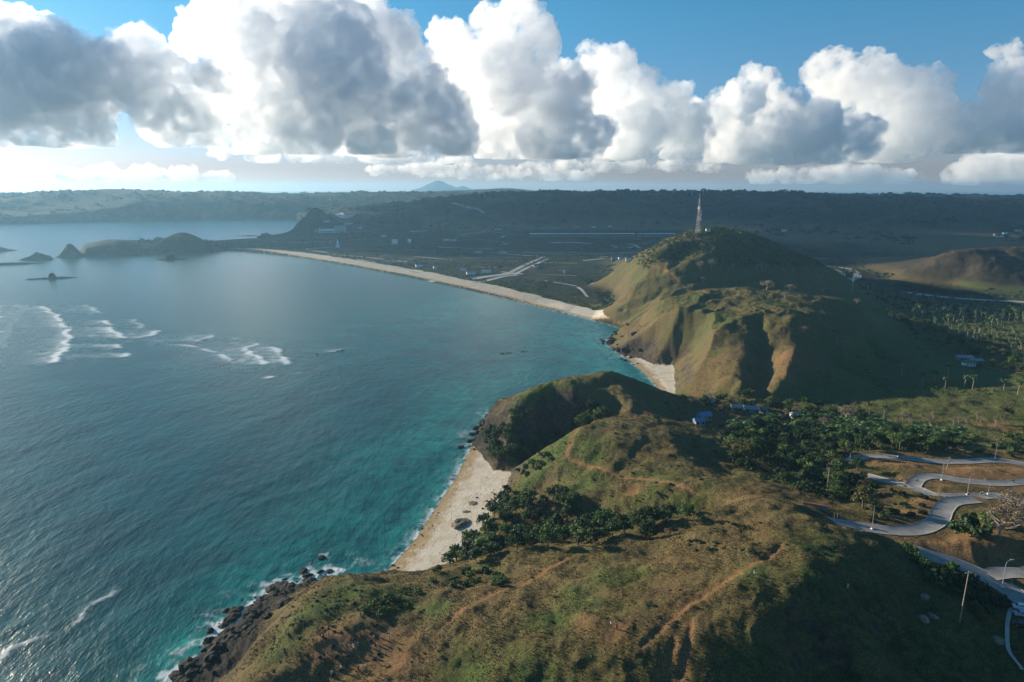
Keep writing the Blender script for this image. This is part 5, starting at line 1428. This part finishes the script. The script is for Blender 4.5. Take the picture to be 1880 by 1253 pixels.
def plant_at(protos, u, v, s, label, group=None, sz=1.0):
    g = ground(u, v)
    p = protos[rng.randint(len(protos))]
    PLACED.append((g[0], g[1], 1.0))
    return p.place((g[0], g[1], g[2] - .08 * s), rng.uniform(0, 6.28), (s, s, s * sz), label, group)

G1 = [(800,1040),(845,1000),(880,930),(935,905),(1000,905),(1070,930),(1110,960),(1180,952),(1280,948),(1285,962),(1150,985),(1060,1005),(960,1008),(870,1032)]
pts = scatter(G1, 135, 2.3)
plant(TREE, pts[:62], 2.6, 4.4, 'leafy green tree crowding the gully behind the near grassy plateau', 'green trees in the gully behind the near plateau')
plant(DTREE, pts[62:], 2.6, 4.4, 'dark green tree crowding the gully behind the near grassy plateau', 'dark trees in the gully behind the near plateau')
plant(BUSH, scatter([(785,1075),(800,1052),(860,1042),(935,1058),(940,1075),(860,1085)], 16, 1.6), 1.3, 2.6, 'green bush on the plateau edge above the near beach', 'bushes on the plateau edge above the near beach')
plant(BUSH, scatter([(660,1125),(700,1098),(760,1085),(790,1090),(740,1118),(690,1140)], 12, 1.4), 1.0, 2.0, 'leafy bush in the dark patch on the plateau left of the beach', 'bushes in the dark patch on the left plateau')
pts = scatter([(893,795),(950,775),(1040,758),(1105,752),(1110,768),(1040,792),(985,822),(945,852),(905,852),(893,830)], 75, 2.8)
plant(TREE, pts[:38], 2.6, 4.4, 'leafy green tree filling the gully on the second headland', 'green trees in the second headland gully')
plant(DTREE, pts[38:], 2.4, 4.2, 'dark green tree filling the gully on the second headland', 'dark trees in the second headland gully')
plant(BUSH, scatter([(945,868),(1010,835),(1020,848),(960,878)], 14, 2), 1.6, 2.8, 'green bush on the slope just above the near beach head', 'bushes above the near beach head')
pts = scatter([(1320,800),(1400,772),(1500,765),(1560,790),(1640,802),(1760,818),(1740,836),(1565,832),(1590,900),(1560,925),(1480,905),(1400,880),(1340,850)], 170, 2.8)
plant(TREE, pts[:85], 2.2, 4.6, 'leafy green tree in the wooded valley left of the winding road', 'green trees in the wooded valley')
plant(DTREE, pts[85:], 2.2, 4.2, 'dark green tree in the wooded valley left of the winding road', 'dark trees in the wooded valley')
plant(BANANA, scatter([(1330,790),(1420,765),(1520,770),(1640,785),(1760,800),(1760,822),(1560,815),(1420,800)], 170, 1.2, avoid=False), 1.1, 2.0, 'banana plant in the plantation strip across the valley', 'banana plants in the valley strip')
pts = scatter([(1250,735),(1320,728),(1480,745),(1560,748),(1600,775),(1500,765),(1400,765),(1300,755)], 60, 2.6)
plant(TREE, pts[:24], 2, 4, 'green tree among the village houses below the tower hill', 'green trees around the village houses')
plant(BTREE, pts[24:32], 2.4, 4, 'pale bare tree among the village houses below the tower hill', 'bare trees around the village houses')
plant(DTREE, pts[32:], 2, 3.6, 'dark tree among the village houses below the tower hill', 'dark trees around the village houses')
plant_at(OTREE, 1365, 850, 8.6, 'large round yellow olive tree standing alone at the valley edge', None, .8)
plant_at(BTREE, 1553, 775, 5.5, 'tall pinkish bare tree above the banana strip', None, 1.1)
plant_at(BTREE, 1512, 790, 4.5, 'pale bare tree left of the tall pinkish one', None, 1.0)
plant_at(TREE, 1478, 880, 5.2, 'round green tree rising in front of the dark valley wood', None, 1.0)
plant_at(TREE, 1540, 878, 4.8, 'bright green tree beside the hairpin of the upper road', None, 1.1)
plant_at(OTREE, 1583, 935, 5.0, 'round pale green tree just behind the near road', None, 1.15)
plant_at(BUSH, 1785, 985, 6.8, 'big bright green tree inside the S bend of the near road', None, 1.0)
plant_at(BUSH, 1762, 975, 4.4, 'smaller green tree left of the big tree in the S bend', None, 1.0)
plant_at(BUSH, 1815, 962, 5.0, 'green tree behind the big tree in the S bend', None, 1.0)
for u, v, s, l in ((1835,985,6,'spreading bare grey tree right of the big green tree'),(1862,965,6,'bare brown tree at the right edge above the orange clearing'),(1850,938,4.5,'small bare tree just below the upper road junction')):
    plant_at(BTREE, u, v, s, l)
for u, v, s in ((1664,1006,2.0),(1668,1012,2.4),(1674,1015,2.2),(1672,1020,2.2),(1680,1028,2.4),(1688,1034,2.4),(1700,1045,2.8),(1716,1056,3.2),(1735,1062,3.2),(1705,1062,2.5),(1722,1078,2.6),(1745,1048,2.8)):
    plant_at(BUSH, u, v, s, 'bright green bush on the bank below the lower road', 'bright bushes on the bank below the lower road', 1.1)
for u, v, s in ((1760,1078,3),(1775,1092,2.8),(1745,1088,2.6),(1782,1070,3),(1800,1085,3.2),(1765,1060,2.6),(1820,1100,3),(1840,1112,3),(1795,1105,3),(1815,1122,2.6)):
    plant_at(DBUSH, u, v, s, 'dark bush on the shaded bank below the lower road', 'dark bushes on the bank below the lower road', 1.1)
for u, v, s in ((1795,1128,2.0),(1803,1140,1.8),(1812,1150,1.7),(1790,1118,1.6)):
    plant_at(OTREE, u, v, s, 'dry yellowish shrub on the dark slope beside the electric pole', 'dry shrubs beside the electric pole', .9)
plant_at(BUSH, 1568, 1248, 1.9, 'small bright bush alone on the dark foreground slope', None, 1.2)
# palms
pts = scatter([(1575,528),(1640,540),(1700,552),(1800,565),(1900,580),(1900,650),(1800,635),(1750,618),(1690,590),(1620,560)], 230, 2.6, avoid=True)
plant(PALM, pts, .8, 1.15, 'coconut palm in the grove between the hill and the pale road', 'coconut palms in the grove', None, .02)
pts = scatter([(1620,575),(1700,600),(1880,640),(1900,690),(1840,680),(1760,650),(1680,620)], 120, 4)
plant(TREE, pts[:60], 2.6, 4.8, 'green tree in the mixed grove right of the tower hill', 'green trees in the mixed grove')
plant(DTREE, pts[60:85], 2.6, 4.6, 'dark tree in the mixed grove right of the tower hill', 'dark trees in the mixed grove')
plant(OTREE, pts[85:], 2.4, 4.4, 'yellowish tree in the mixed grove right of the tower hill', 'yellowish trees in the mixed grove')
pts = scatter([(1575,540),(1640,548),(1880,575),(1900,600),(1800,600),(1700,585)], 65, 4, avoid=False)
plant(DTREE, pts, 2.6, 4.6, 'low dark tree between the palms of the grove', 'dark trees between the palms')
for u, v in ((1694,703),(1716,700),(1740,697),(1770,712),(1785,716),(1843,716),(1868,725),(1622,775),(1596,760),(1880,735),(1655,690),(1735,712)):
    plant_at(PALM, u, v, rng.uniform(.85, 1.05), 'coconut palm standing alone on the shaded meadow', 'palms standing on the shaded meadow')
plant_at(OTREE, 1845, 768, 4.2, 'round pale tree alone on the far side of the meadow', None, 1.1)
for u in (1640, 1658, 1668, 1690, 1705, 1722, 1748, 1760, 1790, 1802, 1830, 1660, 1675, 1712, 1775):
    plant_at(BTREE, u + rng.uniform(-4, 4), 785 + rng.uniform(-12, 4), rng.uniform(1.1, 1.8), 'thin pale bare tree along the near edge of the meadow', 'thin bare trees along the meadow edge', 2.3)
pts = scatter([(1780,835),(1880,790),(1900,800),(1900,840),(1820,845)], 22, 2.5)
plant(BUSH, pts, 1.5, 3.2, 'bright green bush beside the upper road at the right edge', 'bushes beside the upper road at the right edge')
pts = scatter([(1600,880),(1640,890),(1720,930),(1700,960),(1600,960),(1570,930)], 26, 2)
plant(DBUSH, pts, 1.2, 2.6, 'low dark bush in the hollow between the two roads', 'bushes in the hollow between the roads')
# pale trees on the tower hill
for u, v, s in ((1285,494,5.2),(1306,494,6.2),(1390,495,3.4),(1398,494,4.6),(1405,497,4.6),(1440,500,3),(1456,500,3.2),(1345,492,3),(1290,520,4)):
    plant_at(BTREE, u, v, s, 'pale bare tree on the shoulder below the forested cone', 'bare trees on the shoulder of the tower hill', 1.15)
for u, v, s in ((1408,533,8),(1450,536,6),(1510,537,6.5),(1485,530,3.5),(1440,548,4.5),(1535,625,6.5),(1480,575,4),(1573,558,4),(1592,556,4),(1505,512,3.5),(1475,610,4)):
    plant_at(BTREE, u, v, s, 'round pinkish bare tree on the middle crest of the tower hill', 'bare trees on the middle crest of the tower hill', .8)
# low shrubs on the near grass
NEARP = [(490,1150),(600,1075),(780,1070),(940,1070),(1100,1010),(1280,965),(1400,935),(1500,960),(1600,1000),(1660,1160),(1600,1240),(1000,1245),(500,1245)]
plant(LSHRUB, scatter(NEARP, 90, 1.0), .35, .95, 'low dark shrub scattered over the dry grass of the near plateau', 'low shrubs on the near plateau', .6)
plant(LSHRUB, scatter([(500,1150),(580,1085),(700,1085),(740,1120),(640,1150),(620,1200),(500,1240)], 60, .7), .35, .8, 'low black shrub on the green tip of the near plateau', 'low black shrubs on the plateau tip', .8)
for u, v, r in ((1205,905,9),(1325,968,5),(1375,963,5),(1320,1005,7),(1280,995,4),(1385,1005,5),(1200,955,9),(1240,950,8),(1150,965,8)):
    g = ground(u, v)
    pp = [(g[0] + math.cos(a) * r, g[1] + math.sin(a) * r * .6) for a in np.linspace(0, 6.28, 9)[:-1]]
    plant(LSHRUB, scatter(pp, int(r * 1.1), .8, world=True), .6, 1.5, 'dark shrub in a thicket patch on the near hilltop', 'shrub thickets on the near hilltop', .75)
pts = scatter([(1150,760),(1240,735),(1330,770),(1450,850),(1440,880),(1330,870),(1230,800)], 60, 2)
plant(LSHRUB, pts, .8, 2.2, 'dark shrub on the shaded back of the second headland', 'shrubs on the shaded back of the second headland', .8)
pts = scatter([(930,900),(1060,800),(1200,800),(1300,860),(1280,930),(1150,930),(1050,920)], 40, 1.2)
plant(LSHRUB, pts, .5, 1.3, 'low dark shrub on the middle ridge behind the gully', 'shrubs on the middle ridge', .75)
# ---- vegetation that nobody could count
def clump_stuff(name, pts, sizes, per, leaf, mat, flat=.7, jitter=1.0):
    pts = np.asarray(pts); sizes = np.asarray(sizes); n = len(pts)
    q = rng.normal(size=(n, per, 3)); q /= np.linalg.norm(q, axis=2)[..., None]; q[..., 2] = np.abs(q[..., 2])
    C = pts[:, None] + q * sizes[:, None, None] * rng.uniform(.55, 1, (n, per, 1)) * np.array([1, 1, flat])
    N = (q * .7 + rng.normal(size=(n, per, 3)) * .45 + np.array([0, 0, .4])).reshape(-1, 3); N /= np.linalg.norm(N, axis=1)[:, None]
    V, Q = quads(C.reshape(-1, 3), N, np.repeat(sizes * leaf, per))
    me = np_mesh(name, V, Q, False); me.materials.append(mat)
    return tag(link(name, me), kind='stuff')
def rand_ground(n, x0, x1, y0, y1, cond):
    out = []
    while len(out) < n:
        x, y = rng.uniform(x0, x1, 4 * n), rng.uniform(y0, y1, 4 * n)
        m = cond(x, y)
        out += list(zip(x[m], y[m]))
        if m.sum() == 0: break
    a = np.array(out[:n]); return np.stack([a[:, 0], a[:, 1], hgt(a[:, 0], a[:, 1])], 1)
p = rand_ground(2600, 130, 460, 820, 1250, lambda x, y: (sample(conef, x, y) > .5) & (x > .17 * y) & (sample(SLOPE, x, y) < 1.5))
half = len(p) // 2
tag(clump_stuff('forest', p[:half], rng.uniform(1.6, 3.2, half), 26, .2, M_DARKLEAF), 'dark forest covering the cone under the lattice tower', 'forest')
tag(clump_stuff('forest', p[half:], rng.uniform(1.2, 3.0, len(p) - half), 26, .2, M_LEAF), 'lighter leafy forest covering the cone under the lattice tower', 'forest')
p = rand_ground(6500, -3300, 4200, 1700, 4600, lambda x, y: (np.abs(x) < .85 * y) & (sample(HT, x, y) > 15) & (fbm(x, y, 260, 4, 53) > -.08))
tag(clump_stuff('far_wood', p, 3.5 + 12 * rng.uniform(size=len(p)) ** 2.2, 16, .3, M_DARKLEAF), 'dark woods covering the far hills behind the plain', 'woods')
pl = lambda x, y: (sample(HT, x, y) > 1.4) & (sample(HT, x, y) < 14) & (sample(SANDD, x, y) > 4) & (sample(SD, x, y) > 6) & (fbm(x, y, 160, 3, 50) > .02) & (np.abs(x) < .85 * y)
p = rand_ground(5000, -900, 900, 780, 2600, pl)
tag(clump_stuff('scrub', p, rng.uniform(1.5, 4.0, len(p)), 14, .3, M_DARKLEAF), 'dark scrub and trees scattered over the plain behind the long beach', 'scrub')
dune = []
for i in range(len(FB) - 1):
    for k in range(90):
        a = FB[i] + (FB[i + 1] - FB[i]) * rng.uniform()
        dune.append((a[0], a[1]))
dune = np.array(dune) + rng.normal(size=(len(dune), 2)) * 1.0
nn = np.array([0.55, 0.83]); w_ = np.interp(np.arange(len(dune)) / 90, [0, 2, 4, 6, 9], [38, 44, 52, 60, 60]) + rng.exponential(9, len(dune))
dune = dune + nn * w_[:, None]
keepm = (sample(SANDD, dune[:, 0], dune[:, 1]) > 0) & (sample(SD, dune[:, 0], dune[:, 1]) > 8) & (sample(HT, dune[:, 0], dune[:, 1]) < 14)
dune = dune[keepm]
tag(clump_stuff('dune_scrub', np.stack([dune[:, 0], dune[:, 1], hgt(dune[:, 0], dune[:, 1])], 1), rng.uniform(1.0, 3.0, len(dune)), 16, .28, M_LEAF), 'low green scrub along the back of the long beach', 'scrub')
p = rand_ground(420, 120, 300, 880, 1120, lambda x, y: (sample(HT, x, y) < 8) & (x > .1 * y) & (x < .17 * y))
tag(clump_stuff('grove', p, rng.uniform(2.5, 4.5, len(p)), 20, .25, M_DARKLEAF), 'dark grove at the foot of the tower hill cliff', 'grove')
p = rand_ground(2600, 250, 700, 430, 930, lambda x, y: (x > .30 * y + 90) & (sample(HT, x, y) < 24) & (sample(SLOPE, x, y) < .5) & (fbm(x, y, 40, 3, 51) > .05) & (sample(RD, x, y) > 3))
tag(clump_stuff('undergrowth', p, rng.uniform(.6, 1.9, len(p)), 16, .3, M_LEAF), 'green undergrowth over the valley floor right of the tower hill', 'undergrowth')
vp = [tuple(ground(u, q)[:2]) for u, q in ((1320,800),(1400,765),(1520,760),(1640,785),(1790,800),(1800,822),(1560,832),(1590,900),(1560,925),(1480,905),(1400,880),(1340,850))]
p = rand_ground(700, 100, 330, 240, 430, lambda x, y: inside(x, y, vp) & (sample(RD, x, y) > 3))
tag(clump_stuff('undergrowth', p[:400], rng.uniform(1.0, 2.4, 400), 40, .17, M_LEAF), 'green undergrowth filling the wooded valley left of the winding road', 'undergrowth')
tag(clump_stuff('undergrowth', p[400:], rng.uniform(1.0, 2.4, 300), 40, .17, M_DARKLEAF), 'dark undergrowth filling the wooded valley left of the winding road', 'undergrowth')
def tuft_stuff(name, pts, h, mat, label):
    n = len(pts); k = 5
    a = rng.uniform(0, 6.28, (n, k)); L = rng.uniform(.5, 1.2, (n, k)) * h
    b = pts[:, None] + np.stack([np.cos(a), np.sin(a), 0 * a], 2) * (.12 * h)
    tip = b + np.stack([np.cos(a) * L * .6, np.sin(a) * L * .6, L], 2)
    sd = np.stack([-np.sin(a), np.cos(a), 0 * a], 2) * (.22 * h)
    V = np.stack([b - sd, b + sd, tip], 2).reshape(-1, 3)
    me = np_mesh(name, V, np.arange(len(V)).reshape(-1, 3), False); me.materials.append(mat)
    return tag(link(name, me), label, 'grass', kind='stuff')
t = NT('dry_grass_blades')
c = t.ramp(t.noise(0.25, 4, .65), [(.3, (.09, .07, .032)), (.5, (.17, .13, .06)), (.72, (.12, .13, .042))])
t.bsdf(c, .9, spec=.05)
M_TUFT = t.m
near_ok = lambda x, y: (sample(SD, x, y) > 4) & (sample(HT, x, y) > 8) & (sample(SANDD, x, y) > 2) & (sample(RD, x, y) > 1) & (sample(SLOPE, x, y) < .9) & (sample(SOIL, x, y) < .5) & (fbm(x, y, 9, 3, 52) > -.1)
p = rand_ground(110000, -85, 240, 105, 300, near_ok)
tuft_stuff('dry_grass', p, .30, M_TUFT, 'dry grass tufts over the near plateau')
p = rand_ground(60000, -30, 330, 300, 900, near_ok)
tuft_stuff('dry_grass', p, .5, M_TUFT, 'dry grass tufts over the second headland and the tower hill spurs')
# ================================================================== HAZE
hz = bpy.data.meshes.new('haze')
V, Q = box(-10500, 10500, -600, 14500, -14, 262)
hz.from_pydata(V, [], Q)
t = NT('haze')
pv = t.n('ShaderNodeVolumePrincipled')
pv.inputs['Color'].default_value = (0.38, 0.72, 1.0, 1)
pv.inputs['Density'].default_value = 0.000072
pv.inputs['Anisotropy'].default_value = 0.42
t.l(pv.outputs[0], t.out.inputs['Volume'])
hz.materials.append(t.m)
tag(link('haze', hz), kind='stuff')
